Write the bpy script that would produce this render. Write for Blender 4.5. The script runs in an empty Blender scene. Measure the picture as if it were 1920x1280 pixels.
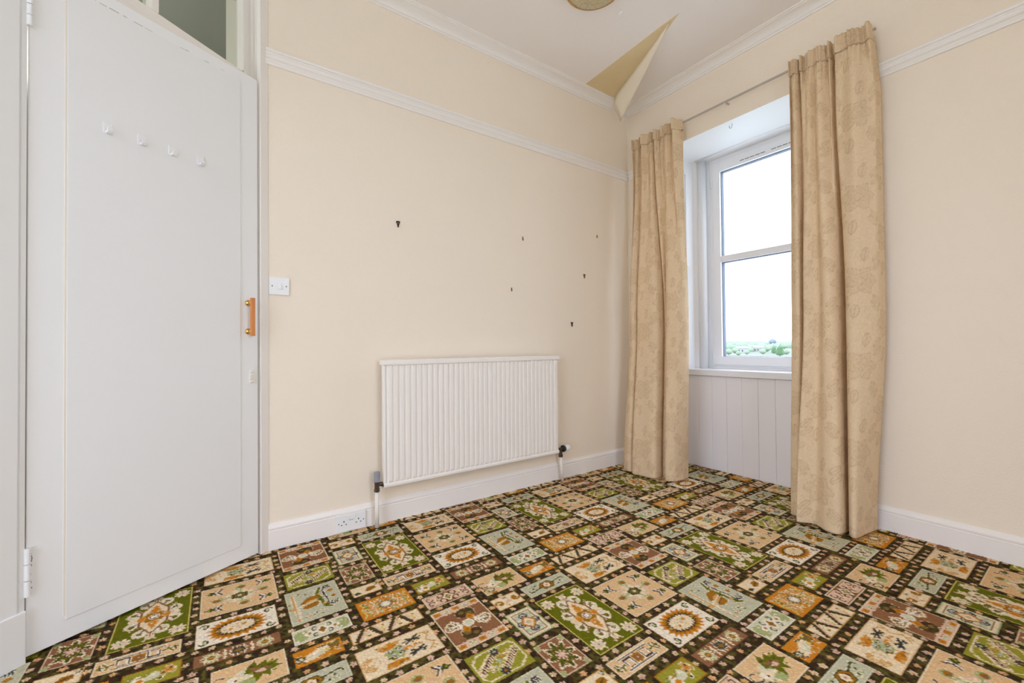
import bpy, bmesh, math, random
import numpy as np
from mathutils import Vector, Matrix

random.seed(7)
rng = np.random.default_rng(11)
C = bpy.context.scene.collection
SC = bpy.context.scene

# ------------------------------------------------------------------ camera
YAW, PITCH, ROLL, FPX = 2.53279016, 0.01221599, -0.00920915, 789.6858
CAM = Vector((2.28019534, -2.76428355, 0.95))
_F = Vector((math.cos(YAW)*math.cos(PITCH), math.sin(YAW)*math.cos(PITCH), math.sin(PITCH)))
_R = Vector((math.sin(YAW), -math.cos(YAW), 0.0))
_U = _R.cross(_F)
_R2 = _R*math.cos(ROLL) + _U*math.sin(ROLL)
_U2 = -_R*math.sin(ROLL) + _U*math.cos(ROLL)
cd = bpy.data.cameras.new('camera'); cam = bpy.data.objects.new('camera', cd); C.objects.link(cam)
cd.sensor_fit = 'HORIZONTAL'; cd.sensor_width = 36.0; cd.lens = FPX*36.0/1920.0
cd.clip_start = 0.02; cd.clip_end = 8000
M = Matrix((( _R2.x, _U2.x, -_F.x, CAM.x), (_R2.y, _U2.y, -_F.y, CAM.y), (_R2.z, _U2.z, -_F.z, CAM.z), (0, 0, 0, 1)))
cam.matrix_world = M
SC.camera = cam

# ------------------------------------------------------------------ world, exposure
w = bpy.data.worlds.new('world'); SC.world = w; w.use_nodes = True
SKY = 4.2
bgn = w.node_tree.nodes['Background']
bgn.inputs[0].default_value = (0.86, 0.955, 1.17, 1.0)
bgn.inputs[1].default_value = SKY
SC.view_settings.view_transform = 'Standard'
SC.view_settings.look = 'None'
SC.view_settings.exposure = 0.07
SC.view_settings.gamma = 1.0
SC.view_settings.use_curve_mapping = False
try:
    SC.cycles.max_bounces = 8; SC.cycles.diffuse_bounces = 7; SC.cycles.glossy_bounces = 3; SC.cycles.transparent_max_bounces = 10
    SC.cycles.use_adaptive_sampling = True; SC.cycles.adaptive_threshold = 0.1
    SC.cycles.use_denoising = True
    SC.cycles.sample_clamp_indirect = 6.0
except Exception:
    pass

# sky portals in the window and the two added light openings (they guide the sky's light, they give none of their own)
def portal(name, loc, rot, sx, sy):
    ld = bpy.data.lights.new(name, 'AREA'); ld.shape = 'RECTANGLE'; ld.size = sx; ld.size_y = sy
    ld.cycles.is_portal = True
    o = bpy.data.objects.new(name, ld); C.objects.link(o); o.location = loc; o.rotation_euler = rot
portal('sky_portal', (0.835, 0.57, 1.60), (math.radians(-90), 0, 0), 0.86, 1.68)
portal('sky_portal', (3.03, -1.75, 1.25), (math.radians(90), 0, math.radians(90)), 0.74, 2.5)
portal('sky_portal', (1.70, -4.27, 1.25), (math.radians(90), 0, 0), 1.84, 2.5)

# ------------------------------------------------------------------ materials
def lin(c):
    c = np.asarray(c, float)/255.0
    return np.where(c <= 0.04045, c/12.92, ((c+0.055)/1.055)**2.4)
def rgba(c): 
    l = lin(c); return (float(l[0]), float(l[1]), float(l[2]), 1.0)
MATS = {}
def mat(name, col, rough=0.6, metal=0.0, spec=0.4, bump=None, mottle=None):
    """bump=(scale, strength, distance, detail); mottle=(scale, amount, second colour)"""
    if name in MATS: return MATS[name]
    m = bpy.data.materials.new(name); m.use_nodes = True
    nt = m.node_tree; b = nt.nodes['Principled BSDF']
    b.inputs['Base Color'].default_value = rgba(col)
    b.inputs['Roughness'].default_value = rough
    b.inputs['Metallic'].default_value = metal
    b.inputs['Specular IOR Level'].default_value = spec
    tc = nt.nodes.new('ShaderNodeTexCoord')
    if mottle:
        n = nt.nodes.new('ShaderNodeTexNoise'); n.inputs['Scale'].default_value = mottle[0]; n.inputs['Detail'].default_value = 5
        nt.links.new(tc.outputs['Object'], n.inputs['Vector'])
        r = nt.nodes.new('ShaderNodeValToRGB'); r.color_ramp.elements[0].position = 0.38; r.color_ramp.elements[1].position = 0.68
        mx = nt.nodes.new('ShaderNodeMix'); mx.data_type = 'RGBA'
        mu = nt.nodes.new('ShaderNodeMath'); mu.operation = 'MULTIPLY'; mu.inputs[1].default_value = mottle[1]
        nt.links.new(n.outputs['Fac'], r.inputs[0]); nt.links.new(r.outputs[0], mu.inputs[0]); nt.links.new(mu.outputs[0], mx.inputs[0])
        mx.inputs[6].default_value = rgba(col); mx.inputs[7].default_value = rgba(mottle[2])
        nt.links.new(mx.outputs[2], b.inputs['Base Color'])
    if bump:
        n = nt.nodes.new('ShaderNodeTexNoise'); n.inputs['Scale'].default_value = bump[0]; n.inputs['Detail'].default_value = bump[3]
        nt.links.new(tc.outputs['Object'], n.inputs['Vector'])
        bp = nt.nodes.new('ShaderNodeBump'); bp.inputs['Strength'].default_value = bump[1]; bp.inputs['Distance'].default_value = bump[2]
        nt.links.new(n.outputs['Fac'], bp.inputs['Height']); nt.links.new(bp.outputs[0], b.inputs['Normal'])
    MATS[name] = m
    return m

mat('wall_cream', (244, 232, 214), 0.75, spec=0.2, bump=(130, 0.45, 0.004, 3), mottle=(1.1, 0.25, (240, 227, 207)))
mat('ceiling_white', (243, 237, 232), 0.8, spec=0.2, bump=(60, 0.1, 0.002, 2))
mat('trim_white', (244, 239, 233), 0.35, spec=0.45, bump=(25, 0.08, 0.002, 2))
mat('door_white', (240, 241, 241), 0.38, spec=0.45, bump=(18, 0.06, 0.002, 2))
mat('door_panel_white', (238, 239, 239), 0.38, spec=0.45, bump=(14, 0.05, 0.002, 2), mottle=(3.0, 0.1, (232, 232, 228)))
mat('reveal_white', (242, 243, 245), 0.4, spec=0.4, bump=(20, 0.06, 0.002, 2))
mat('board_white', (246, 243, 243), 0.45, spec=0.4, bump=(30, 0.08, 0.002, 2))
mat('upvc', (246, 247, 250), 0.25, spec=0.5)
mat('gasket', (112, 120, 136), 0.6)
mat('vent_slot', (110, 104, 100), 0.7)
mat('radiator_white', (243, 238, 231), 0.3, spec=0.5)
mat('valve_metal', (104, 92, 80), 0.35, metal=0.8, mottle=(60, 0.6, (70, 56, 44)))
mat('valve_grey', (150, 150, 158), 0.45)
mat('valve_black', (34, 38, 44), 0.4)
mat('pipe_white', (240, 234, 224), 0.35)
mat('plastic_white', (240, 240, 240), 0.3, spec=0.5)
mat('plastic_ivory', (238, 232, 222), 0.35, spec=0.5)
mat('screw_dark', (92, 88, 82), 0.4, metal=0.6)
mat('hole_dark', (34, 32, 34), 0.8)
mat('brass', (214, 172, 96), 0.22, metal=1.0)
mat('brass_dull', (150, 112, 50), 0.4, metal=0.9)
mat('bronze_dark', (62, 48, 34), 0.45, metal=0.6)
mat('steel', (150, 150, 152), 0.35, metal=0.9)
mat('track_grey', (190, 182, 172), 0.35, metal=0.2)
mat('paper_flap', (242, 232, 212), 0.8, spec=0.15, bump=(90, 0.2, 0.002, 3))
mat('bare_plaster', (226, 207, 165), 0.85, spec=0.1, bump=(40, 0.25, 0.003, 4), mottle=(7, 0.35, (218, 196, 150)))
mat('hall_grey', (190, 192, 184), 0.8, spec=0.2)
mat('hall_white', (222, 224, 214), 0.6)
mat('stain_cream', (240, 231, 212), 0.5)
mat('seam_tan', (238, 229, 215), 0.5)
mat('crack_grey', (196, 192, 184), 0.8)
mat('scuff', (120, 120, 122), 0.8)
mat('gold_rim', (196, 156, 92), 0.35, metal=0.7)
mat('lamp_shadow', (60, 50, 40), 0.7)
mat('subfloor', (96, 84, 58), 0.95)
mat('bounce_ground', (206, 212, 204), 0.9, spec=0.0, mottle=(0.012, 0.7, (222, 222, 220)))  # near ground made extra pale to bounce sky light up into the room
mat('foliage', (142, 158, 134), 0.9, spec=0.0, mottle=(0.6, 0.5, (128, 146, 120)))  # tree colours lightened to stand in for distance haze
mat('foliage_dark', (104, 134, 98), 0.9, spec=0.0, mottle=(0.6, 0.5, (92, 124, 88)))
mat('hill_green', (124, 130, 116), 0.9, spec=0.0, mottle=(0.02, 0.8, (146, 146, 140)))
mat('foliage_blue', (124, 138, 144), 0.9, spec=0.0, mottle=(0.6, 0.5, (112, 128, 134)))
mat('trunk', (96, 80, 62), 0.9)
mat('render_pale', (168, 165, 160), 0.9, spec=0.0)
mat('slate', (140, 138, 140), 0.8)
mat('dark_glass', (70, 76, 84), 0.2)

def wood_mat():
    m = bpy.data.materials.new('handle_wood'); m.use_nodes = True; nt = m.node_tree; b = nt.nodes['Principled BSDF']
    tc = nt.nodes.new('ShaderNodeTexCoord'); mp = nt.nodes.new('ShaderNodeMapping'); mp.inputs['Scale'].default_value = (90, 90, 6)
    n = nt.nodes.new('ShaderNodeTexNoise'); n.inputs['Scale'].default_value = 1.0; n.inputs['Detail'].default_value = 6
    r = nt.nodes.new('ShaderNodeValToRGB')
    r.color_ramp.elements[0].color = rgba((206, 118, 52)); r.color_ramp.elements[1].color = rgba((226, 156, 92))
    nt.links.new(tc.outputs['Object'], mp.inputs[0]); nt.links.new(mp.outputs[0], n.inputs['Vector'])
    nt.links.new(n.outputs['Fac'], r.inputs[0]); nt.links.new(r.outputs[0], b.inputs['Base Color'])
    b.inputs['Roughness'].default_value = 0.35
    MATS['handle_wood'] = m
wood_mat()
def glass_mat(name, tint=(1, 1, 1), rough=0.0):
    m = bpy.data.materials.new(name); m.use_nodes = True; nt = m.node_tree
    nt.nodes.remove(nt.nodes['Principled BSDF'])
    out = nt.nodes['Material Output']
    tr = nt.nodes.new('ShaderNodeBsdfTransparent'); tr.inputs[0].default_value = (*tint, 1)
    gl = nt.nodes.new('ShaderNodeBsdfGlossy'); gl.inputs['Roughness'].default_value = rough
    fr = nt.nodes.new('ShaderNodeFresnel'); fr.inputs[0].default_value = 1.5
    mx = nt.nodes.new('ShaderNodeMixShader')
    ge = nt.nodes.new('ShaderNodeNewGeometry'); inv = nt.nodes.new('ShaderNodeMath'); inv.operation = 'SUBTRACT'; inv.inputs[0].default_value = 1.0
    mu = nt.nodes.new('ShaderNodeMath'); mu.operation = 'MULTIPLY'
    nt.links.new(ge.outputs['Backfacing'], inv.inputs[1]); nt.links.new(fr.outputs[0], mu.inputs[0]); nt.links.new(inv.outputs[0], mu.inputs[1])
    nt.links.new(mu.outputs[0], mx.inputs[0]); nt.links.new(tr.outputs[0], mx.inputs[1]); nt.links.new(gl.outputs[0], mx.inputs[2])
    nt.links.new(mx.outputs[0], out.inputs[0])
    MATS[name] = m
glass_mat('clear_glass', (0.97, 0.985, 0.98)); glass_mat('transom_glass', (0.86, 0.88, 0.85))
def bead_glass():
    m = bpy.data.materials.new('beaded_glass'); m.use_nodes = True; nt = m.node_tree; b = nt.nodes['Principled BSDF']
    tc = nt.nodes.new('ShaderNodeTexCoord'); v = nt.nodes.new('ShaderNodeTexVoronoi'); v.inputs['Scale'].default_value = 130
    r = nt.nodes.new('ShaderNodeValToRGB'); r.color_ramp.elements[0].color = rgba((232, 222, 200)); r.color_ramp.elements[1].color = rgba((186, 170, 128)); r.color_ramp.elements[1].position = 0.6
    nt.links.new(tc.outputs['Object'], v.inputs['Vector']); nt.links.new(v.outputs['Distance'], r.inputs[0]); nt.links.new(r.outputs[0], b.inputs['Base Color'])
    bp = nt.nodes.new('ShaderNodeBump'); bp.inputs['Strength'].default_value = 0.5; bp.inputs['Distance'].default_value = 0.004
    nt.links.new(v.outputs['Distance'], bp.inputs['Height']); nt.links.new(bp.outputs[0], b.inputs['Normal'])
    b.inputs['Roughness'].default_value = 0.15
    MATS['beaded_glass'] = m
bead_glass()
def attr_mat(name, attr, rough, bump=None, transl=0.0, sheen=0.0):
    m = bpy.data.materials.new(name); m.use_nodes = True; nt = m.node_tree; b = nt.nodes['Principled BSDF']
    a = nt.nodes.new('ShaderNodeAttribute'); a.attribute_name = attr
    nt.links.new(a.outputs['Color'], b.inputs['Base Color'])
    b.inputs['Roughness'].default_value = rough; b.inputs['Specular IOR Level'].default_value = 0.1
    b.inputs['Sheen Weight'].default_value = sheen
    if bump:
        tc = nt.nodes.new('ShaderNodeTexCoord'); n = nt.nodes.new('ShaderNodeTexNoise'); n.inputs['Scale'].default_value = bump[0]; n.inputs['Detail'].default_value = 3
        mp = nt.nodes.new('ShaderNodeMapping'); mp.inputs['Scale'].default_value = (0.5, 0.5, 1.7)
        nt.links.new(tc.outputs['Object'], mp.inputs[0]); nt.links.new(mp.outputs[0], n.inputs['Vector'])
        bp = nt.nodes.new('ShaderNodeBump'); bp.inputs['Strength'].default_value = bump[1]; bp.inputs['Distance'].default_value = bump[2]
        nt.links.new(n.outputs['Fac'], bp.inputs['Height']); nt.links.new(bp.outputs[0], b.inputs['Normal'])
    if transl > 0:
        out = nt.nodes['Material Output']; t = nt.nodes.new('ShaderNodeBsdfTranslucent'); mx = nt.nodes.new('ShaderNodeMixShader'); mx.inputs[0].default_value = transl
        nt.links.new(a.outputs['Color'], t.inputs[0]); nt.links.new(b.outputs[0], mx.inputs[1]); nt.links.new(t.outputs[0], mx.inputs[2]); nt.links.new(mx.outputs[0], out.inputs[0])
    MATS[name] = m
attr_mat('carpet_pile', 'pile_colour', 0.95)
attr_mat('curtain_damask', 'weave_colour', 0.75, bump=(95, 0.5, 0.006), transl=0.18)

# ------------------------------------------------------------------ mesh helpers
def obj(name, bm, material, parent=None, smooth=False, bevel=None):
    me = bpy.data.meshes.new(name)
    bmesh.ops.recalc_face_normals(bm, faces=bm.faces)
    if smooth:
        for f in bm.faces: f.smooth = True
    bm.to_mesh(me); bm.free()
    for mname in (material if isinstance(material, (list, tuple)) else [material]):
        me.materials.append(MATS[mname])
    o = bpy.data.objects.new(name, me); C.objects.link(o)
    if parent is not None: o.parent = parent
    if bevel:
        md = o.modifiers.new('bevel', 'BEVEL'); md.width = bevel; md.segments = 2; md.limit_method = 'ANGLE'; md.angle_limit = math.radians(40)
    return o
def tag(o, label=None, cat=None, group=None, kind=None):
    if label: o['label'] = label
    if cat: o['category'] = cat
    if group: o['group'] = group
    if kind: o['kind'] = kind
    return o
def empty(name, loc=(0, 0, 0)):
    o = bpy.data.objects.new(name, None); C.objects.link(o); o.location = loc; o.empty_display_size = 0.05
    return o
def thing(name, label, cat, group=None):
    return tag(empty(name), label, cat, group)
def box(bm, x0, x1, y0, y1, z0, z1):
    v = [bm.verts.new(p) for p in ((x0,y0,z0),(x1,y0,z0),(x1,y1,z0),(x0,y1,z0),(x0,y0,z1),(x1,y0,z1),(x1,y1,z1),(x0,y1,z1))]
    for f in ((0,3,2,1),(4,5,6,7),(0,1,5,4),(1,2,6,5),(2,3,7,6),(3,0,4,7)): bm.faces.new([v[i] for i in f])
    return bm
def hexa(bm, pts):
    v = [bm.verts.new(p) for p in pts]
    for f in ((0,3,2,1),(4,5,6,7),(0,1,5,4),(1,2,6,5),(2,3,7,6),(3,0,4,7)): bm.faces.new([v[i] for i in f])
    return bm
def prism(bm, pts, z0, z1):
    a = [bm.verts.new((p[0], p[1], z0)) for p in pts]; b = [bm.verts.new((p[0], p[1], z1)) for p in pts]
    n = len(pts)
    bm.faces.new(a[::-1]); bm.faces.new(b)
    for i in range(n): bm.faces.new((a[i], a[(i+1) % n], b[(i+1) % n], b[i]))
    return bm
def sweep(bm, prof, P):
    """prof: closed list of (d, z); P(t, d, z) -> point for t = 0, 1"""
    a = [bm.verts.new(P(0, *q)) for q in prof]; b = [bm.verts.new(P(1, *q)) for q in prof]
    n = len(prof)
    bm.faces.new(a[::-1]); bm.faces.new(b)
    for i in range(n): bm.faces.new((a[i], a[(i+1) % n], b[(i+1) % n], b[i]))
    return bm
def tube(bm, pts, r, seg=12, cap=True):
    pts = [Vector(p) for p in pts]; rs = r if isinstance(r, (list, tuple)) else [r]*len(pts)
    rings = []
    for i, p in enumerate(pts):
        d = (pts[min(i+1, len(pts)-1)] - pts[max(i-1, 0)]).normalized()
        up = Vector((0, 0, 1)) if abs(d.z) < 0.9 else Vector((1, 0, 0))
        a = d.cross(up).normalized(); b = a.cross(d)
        rings.append([bm.verts.new(p + (a*math.cos(2*math.pi*k/seg) + b*math.sin(2*math.pi*k/seg))*rs[i]) for k in range(seg)])
    for i in range(len(rings)-1):
        for k in range(seg): bm.faces.new((rings[i][k], rings[i][(k+1) % seg], rings[i+1][(k+1) % seg], rings[i+1][k]))
    if cap:
        bm.faces.new(rings[0][::-1]); bm.faces.new(rings[-1])
    return bm
def lathe(bm, prof, axis, origin, seg=32):
    """prof: (r, h) along axis"""
    ax = Vector(axis).normalized(); up = Vector((0, 0, 1)) if abs(ax.z) < 0.9 else Vector((1, 0, 0))
    a = ax.cross(up).normalized(); b = a.cross(ax); O = Vector(origin)
    rings = []
    for r, h in prof:
        rings.append([bm.verts.new(O + ax*h + (a*math.cos(2*math.pi*k/seg) + b*math.sin(2*math.pi*k/seg))*max(r, 1e-5)) for k in range(seg)])
    for i in range(len(rings)-1):
        for k in range(seg): bm.faces.new((rings[i][k], rings[i][(k+1) % seg], rings[i+1][(k+1) % seg], rings[i+1][k]))
    bm.faces.new(rings[0][::-1]); bm.faces.new(rings[-1])
    return bm
BM = bmesh.new

# key dimensions (metres). Corner of the two walls is the origin; radiator wall lies in x = 0, window wall in y = 0
CEIL = 2.875; XR = 2.95
FD = Vector((-0.61047, 0.79204, 0)); FN = Vector((0.79204, 0.61047, 0))      # splayed door wall: along, towards room
DD = Vector((-0.47792, 0.87840, 0)); DN = Vector((0.87840, 0.47792, 0))      # the door leaf, standing ajar
D0 = Vector((0.3763, -3.2452, 0))
def Fp(a, n, z=0.0): 
    q = D0 + FD*a + FN*n; return (q.x, q.y, z)
def Dp(a, n, z=0.0):
    q = D0 + DD*a + DN*n; return (q.x, q.y, z)

# ================================================================== THE SETTING
# floor
bm = BM(); prism(bm, [(0, 0), (0, -2.45), (-0.15, -2.45), Fp(0.82, -0.14)[:2], Fp(-1.1, -0.12)[:2], (XR, -4.2), (XR, 0), (1.45, 0), (1.33, 0.32), (0.30, 0.32), (0.22, 0)], -0.08, 0.0)
tag(obj('floor', bm, 'subfloor'), kind='structure')
# ceiling
bm = BM(); prism(bm, [(0, 0), (0, -2.56), Fp(0.80, 0.0)[:2], Fp(-1.1, 0)[:2], (XR, -4.2), (XR, 0)], CEIL, CEIL+0.10)
ceiling = tag(obj('ceiling', bm, 'ceiling_white'), kind='structure')
# bare patch where the lining paper has come away
z = CEIL - 0.0008
bm = BM(); prism(bm, [(0.862, -0.571), (0.746, -0.572), (0.07, -0.547), (0.07, -0.235), (0.12, -0.245)], z-0.0004, CEIL+0.002)
tag(obj('bare_patch', bm, 'bare_plaster', ceiling), 'tan bare patch where the ceiling paper has peeled off')

# radiator wall
bm = BM(); prism(bm, [(0, 0), (0, -2.576), (-0.02, -2.60), (-0.16, -2.52), (-0.16, 0)], -0.08, CEIL+0.1)
wall_left = tag(obj('wall_left', bm, 'wall_cream'), kind='structure')
# window wall with the deep splayed recess (room face cream, reveals white)
OX0, OX1, OZ = 0.22, 1.45, 2.425
def wall_piece(bm, fn):
    n0 = len(bm.faces); fn(); bm.faces.ensure_lookup_table()
bm = BM()
prism(bm, [(-0.16, 0), (OX0, 0), (0.335, 0.385), (0.36, 0.40), (0.40, 0.475), (0.43, 0.475), (0.43, 0.60), (-0.16, 0.60)], -0.08, OZ)
prism(bm, [(OX1, 0), (XR, 0), (XR, 0.60), (1.24, 0.60), (1.24, 0.475), (1.27, 0.475), (1.31, 0.40), (1.335, 0.385)], -0.08, OZ)
box(bm, -0.16, XR, 0, 0.60, OZ, CEIL+0.1)
box(bm, 0.335, 1.335, 0.322, 0.60, -0.08, 0.715)
bmesh.ops.recalc_face_normals(bm, faces=bm.faces)
for f in bm.faces:
    f.material_index = 0 if (f.normal.y < -0.9 and max(v.co.y for v in f.verts) < 0.01) else 1
wall_back = tag(obj('wall_back', bm, ['wall_cream', 'reveal_white']), kind='structure')
# boards below the sill
bx = 0.286; k = 0
bw = 0.1105
bm = BM(); box(bm, 0.0, bw-0.0012, -0.016, 0.0, 0.0, 0.712)
board0 = obj('board', bm, 'board_white', wall_back, bevel=0.0016); board0.location = (bx+0.0165, 0.321, 0.0)
for k in range(1, 9):
    o = board0.copy(); C.objects.link(o); o.parent = wall_back; o.location = (bx+0.0165+k*bw, 0.321 + random.uniform(-0.0012, 0.0012), 0.0)
# shutter panels on the splayed reveals
def reveal_pt(side, t, n, z):
    a, b = (Vector((OX0, 0, 0)), Vector((0.335, 0.385, 0))) if side == 0 else (Vector((OX1, 0, 0)), Vector((1.335, 0.385, 0)))
    d = (b-a); L = d.length; d.normalize(); nn = Vector((d.y, -d.x, 0)) if side == 0 else Vector((-d.y, d.x, 0))
    q = a + d*(t*L) + nn*n; return (q.x, q.y, z)
for side in (0, 1):
    for (z0, z1) in ((0.80, 1.50), (1.58, 2.34)):
        bm = BM()
        for (t0, t1, za, zb, n1) in ((0.12, 0.18, z0, z1, 0.008), (0.82, 0.88, z0, z1, 0.008), (0.18, 0.82, z0, z0+0.022, 0.008), (0.18, 0.82, z1-0.022, z1, 0.008), (0.26, 0.74, z0+0.05, z1-0.05, 0.005)):
            hexa(bm, [reveal_pt(side, t0, -0.002, za), reveal_pt(side, t1, -0.002, za), reveal_pt(side, t1, n1, za), reveal_pt(side, t0, n1, za),
                      reveal_pt(side, t0, -0.002, zb), reveal_pt(side, t1, -0.002, zb), reveal_pt(side, t1, n1, zb), reveal_pt(side, t0, n1, zb)])
        obj('shutter_panel', bm, 'reveal_white', wall_back, bevel=0.003)
# rounded staff beads beside the window frame
for x in (0.385, 1.285):
    bm = BM(); tube(bm, [(x, 0.435, 0.762), (x, 0.435, OZ)], 0.034, 20)
    obj('staff_bead', bm, 'reveal_white', wall_back, smooth=True)
bm = BM(); tube(bm, [(0.36, 0.385, OZ+0.012), (1.31, 0.385, OZ+0.012)], 0.018, 14); obj('soffit_bead', bm, 'reveal_white', wall_back, smooth=True)
# ragged wallpaper edge in the corner
bm = BM(); zz = 2.27; L = []; 
while zz > 0.75:
    L.append((zz, 0.010 + 0.009*random.random())); zz -= random.uniform(0.012, 0.04)
for i in range(len(L)-1):
    hexa(bm, [(0.0, -0.0015, L[i+1][0]), (L[i+1][1], -0.0035, L[i+1][0]), (L[i+1][1], 0.001, L[i+1][0]), (0.0, 0.001, L[i+1][0]),
              (0.0, -0.0015, L[i][0]), (L[i][1], -0.0035, L[i][0]), (L[i][1], 0.001, L[i][0]), (0.0, 0.001, L[i][0])])
tag(obj('paper_edge', bm, 'paper_flap', wall_back), 'ragged torn wallpaper edge in the corner')

# the walls behind the camera; each has an opening added to let sky light in
bm = BM()
for (y0, y1, z0, z1) in ((-4.3, -2.1, -0.08, CEIL+0.1), (-1.40, 0.0, -0.08, CEIL+0.1), (-2.1, -1.40, 2.5, CEIL+0.1)): box(bm, XR, XR+0.12, y0, y1, z0, z1)
tag(obj('wall_right', bm, 'wall_cream'), kind='structure')
bm = BM(); box(bm, 0.6, 0.80, -4.3, -4.2, -0.08, CEIL+0.1); box(bm, 2.60, XR, -4.3, -4.2, -0.08, CEIL+0.1); box(bm, 0.80, 2.60, -4.3, -4.2, 2.5, CEIL+0.1); tag(obj('wall_front', bm, 'wall_cream'), kind='structure')
# splayed door wall: wall left of the door, the part above the fanlight
bm = BM(); prism(bm, [Fp(-0.075, 0)[:2], Fp(-1.2, 0)[:2], Fp(-1.2, -0.12)[:2], Fp(-0.075, -0.12)[:2]], -0.08, CEIL+0.1)
prism(bm, [Fp(-0.075, -0.01)[:2], Fp(-0.075, -0.12)[:2], Fp(0.80, -0.12)[:2], Fp(0.80, -0.01)[:2]], 2.70, CEIL+0.1)
tag(obj('wall_door', bm, 'wall_cream'), kind='structure')
# door lining and architrave
bm = BM()
prism(bm, [Fp(0.738, -0.12)[:2], Fp(0.738, -0.004)[:2], Fp(0.772, -0.004)[:2], Fp(0.776, 0.010)[:2], (0.0133, -2.6162), (0.0292, -2.6040), (0.0048, -2.5723), (-0.02, -2.560), (-0.10, -2.53)], 0.0, 2.86)
trim5 = tag(obj('trim_5', bm, 'trim_white', bevel=0.002), kind='structure')
bm = BM(); prism(bm, [Fp(-0.003, -0.12)[:2], Fp(-0.003, 0.004)[:2], Fp(-0.016, 0.006)[:2], Fp(-0.018, 0.001)[:2], Fp(-0.022, 0.010)[:2], Fp(-0.09, 0.014)[:2], Fp(-0.11, 0.0)[:2], Fp(-0.075, -0.12)[:2]], 0.0, 2.86)
o = obj('architrave', bm, 'door_white', trim5, bevel=0.002)
bm = BM(); prism(bm, [Fp(-0.0035, -0.02)[:2], Fp(-0.0035, 0.014)[:2], Fp(-0.125, 0.022)[:2], Fp(-0.125, -0.02)[:2]], 0.0, 0.168)
obj('plinth_block', bm, 'door_white', trim5, bevel=0.003)
bm = BM(); prism(bm, [Fp(0, -0.07)[:2], Fp(0, -0.002)[:2], Fp(0.738, -0.002)[:2], Fp(0.738, -0.07)[:2]], 2.196, 2.238)
obj('head_rail', bm, 'trim_white', trim5, bevel=0.002)
bm = BM(); prism(bm, [Fp(0, -0.12)[:2], Fp(0, -0.01)[:2], Fp(0.738, -0.01)[:2], Fp(0.738, -0.12)[:2]], 2.655, 2.72)
obj('top_rail', bm, 'trim_white', trim5, bevel=0.002)

# fanlight over the door
win2 = tag(empty('window_2'), kind='structure')
for (a0, a1, z0, z1, n0, n1) in ((0.0, 0.738, 2.238, 2.272, -0.055, -0.006), (0.0, 0.738, 2.615, 2.655, -0.055, -0.006), (0.0, 0.03, 2.272, 2.615, -0.055, -0.006), (0.708+0.018, 0.738, 2.272, 2.615, -0.055, 0.001), (0.342, 0.370, 2.272, 2.615, -0.055, -0.004)):
    bm = BM(); prism(bm, [Fp(a0, n0)[:2], Fp(a0, n1)[:2], Fp(a1, n1)[:2], Fp(a1, n0)[:2]], z0, z1)
    obj('glazing_bar', bm, 'trim_white', win2, bevel=0.003)
for (a0, a1) in ((0.03, 0.342), (0.370, 0.726)):
    bm = BM(); prism(bm, [Fp(a0-0.004, -0.036)[:2], Fp(a0-0.004, -0.032)[:2], Fp(a1+0.004, -0.032)[:2], Fp(a1+0.004, -0.036)[:2]], 2.268, 2.62)
    obj('pane', bm, 'transom_glass', win2)
# the hall behind the door
bm = BM(); hp = [Fp(0.80, -0.121)[:2], (-0.20, -2.46), (-1.5, -2.3), (-1.5, -5.3), (1.2, -5.3), Fp(-1.15, -0.121)[:2]]
ha = [bm.verts.new((x, y, -0.002)) for x, y in hp]; hb = [bm.verts.new((x, y, 2.9)) for x, y in hp]
bm.faces.new(ha); bm.faces.new(hb[::-1])
for k in range(5): bm.faces.new((ha[k], ha[k+1], hb[k+1], hb[k]))
tag(obj('wall_hall', bm, 'hall_grey'), kind='structure')
ld = bpy.data.lights.new('hall_fill_light', 'POINT'); ld.energy = 22.0; ld.shadow_soft_size = 0.12; ld.color = (1.0, 0.98, 0.92)  # added fill light, lifts the hall seen through the fanlight
lo = bpy.data.objects.new('hall_fill_light', ld); C.objects.link(lo); lo.location = (-0.45, -3.9, 2.35)

# skirting boards
SK = [(-0.001, 0.0), (0.016, 0.0), (0.016, 0.098), (0.0135, 0.102), (0.0165, 0.106), (0.0165, 0.113), (0.012, 0.121), (0.006, 0.126), (0.005, 0.131), (-0.001, 0.131)]
bm = BM(); sweep(bm, SK, lambda t, d, z: (d, -2.574 if t == 0 else 0.0, z)); tag(obj('baseboard_left', bm, 'trim_white'), kind='structure')
bm = BM(); sweep(bm, SK, lambda t, d, z: (OX1+0.012 if t == 0 else XR, -d, z)); sweep(bm, SK, lambda t, d, z: (0.016 if t == 0 else OX0-0.01, -d, z)); tag(obj('baseboard_back', bm, 'trim_white'), kind='structure')
# picture rails
PR = [(-0.001, 2.296), (0.010, 2.296), (0.012, 2.304), (0.016, 2.310), (0.016, 2.316), (0.024, 2.322), (0.027, 2.328), (0.027, 2.333), (0.020, 2.335), (0.020, 2.340), (0.023, 2.342), (0.023, 2.347), (0.030, 2.350), (0.032, 2.356), (0.030, 2.362), (0.012, 2.365), (-0.001, 2.365)]
bm = BM(); sweep(bm, PR, lambda t, d, z: (d, -2.582 if t == 0 else 0.0, z)); tag(obj('trim_1', bm, 'trim_white'), kind='structure')
bm = BM(); sweep(bm, PR, lambda t, d, z: (1.55 if t == 0 else XR, -d, z)); sweep(bm, PR, lambda t, d, z: (0.025 if t == 0 else 0.165, -d, z)); tag(obj('trim_2', bm, 'trim_white'), kind='structure')
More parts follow.
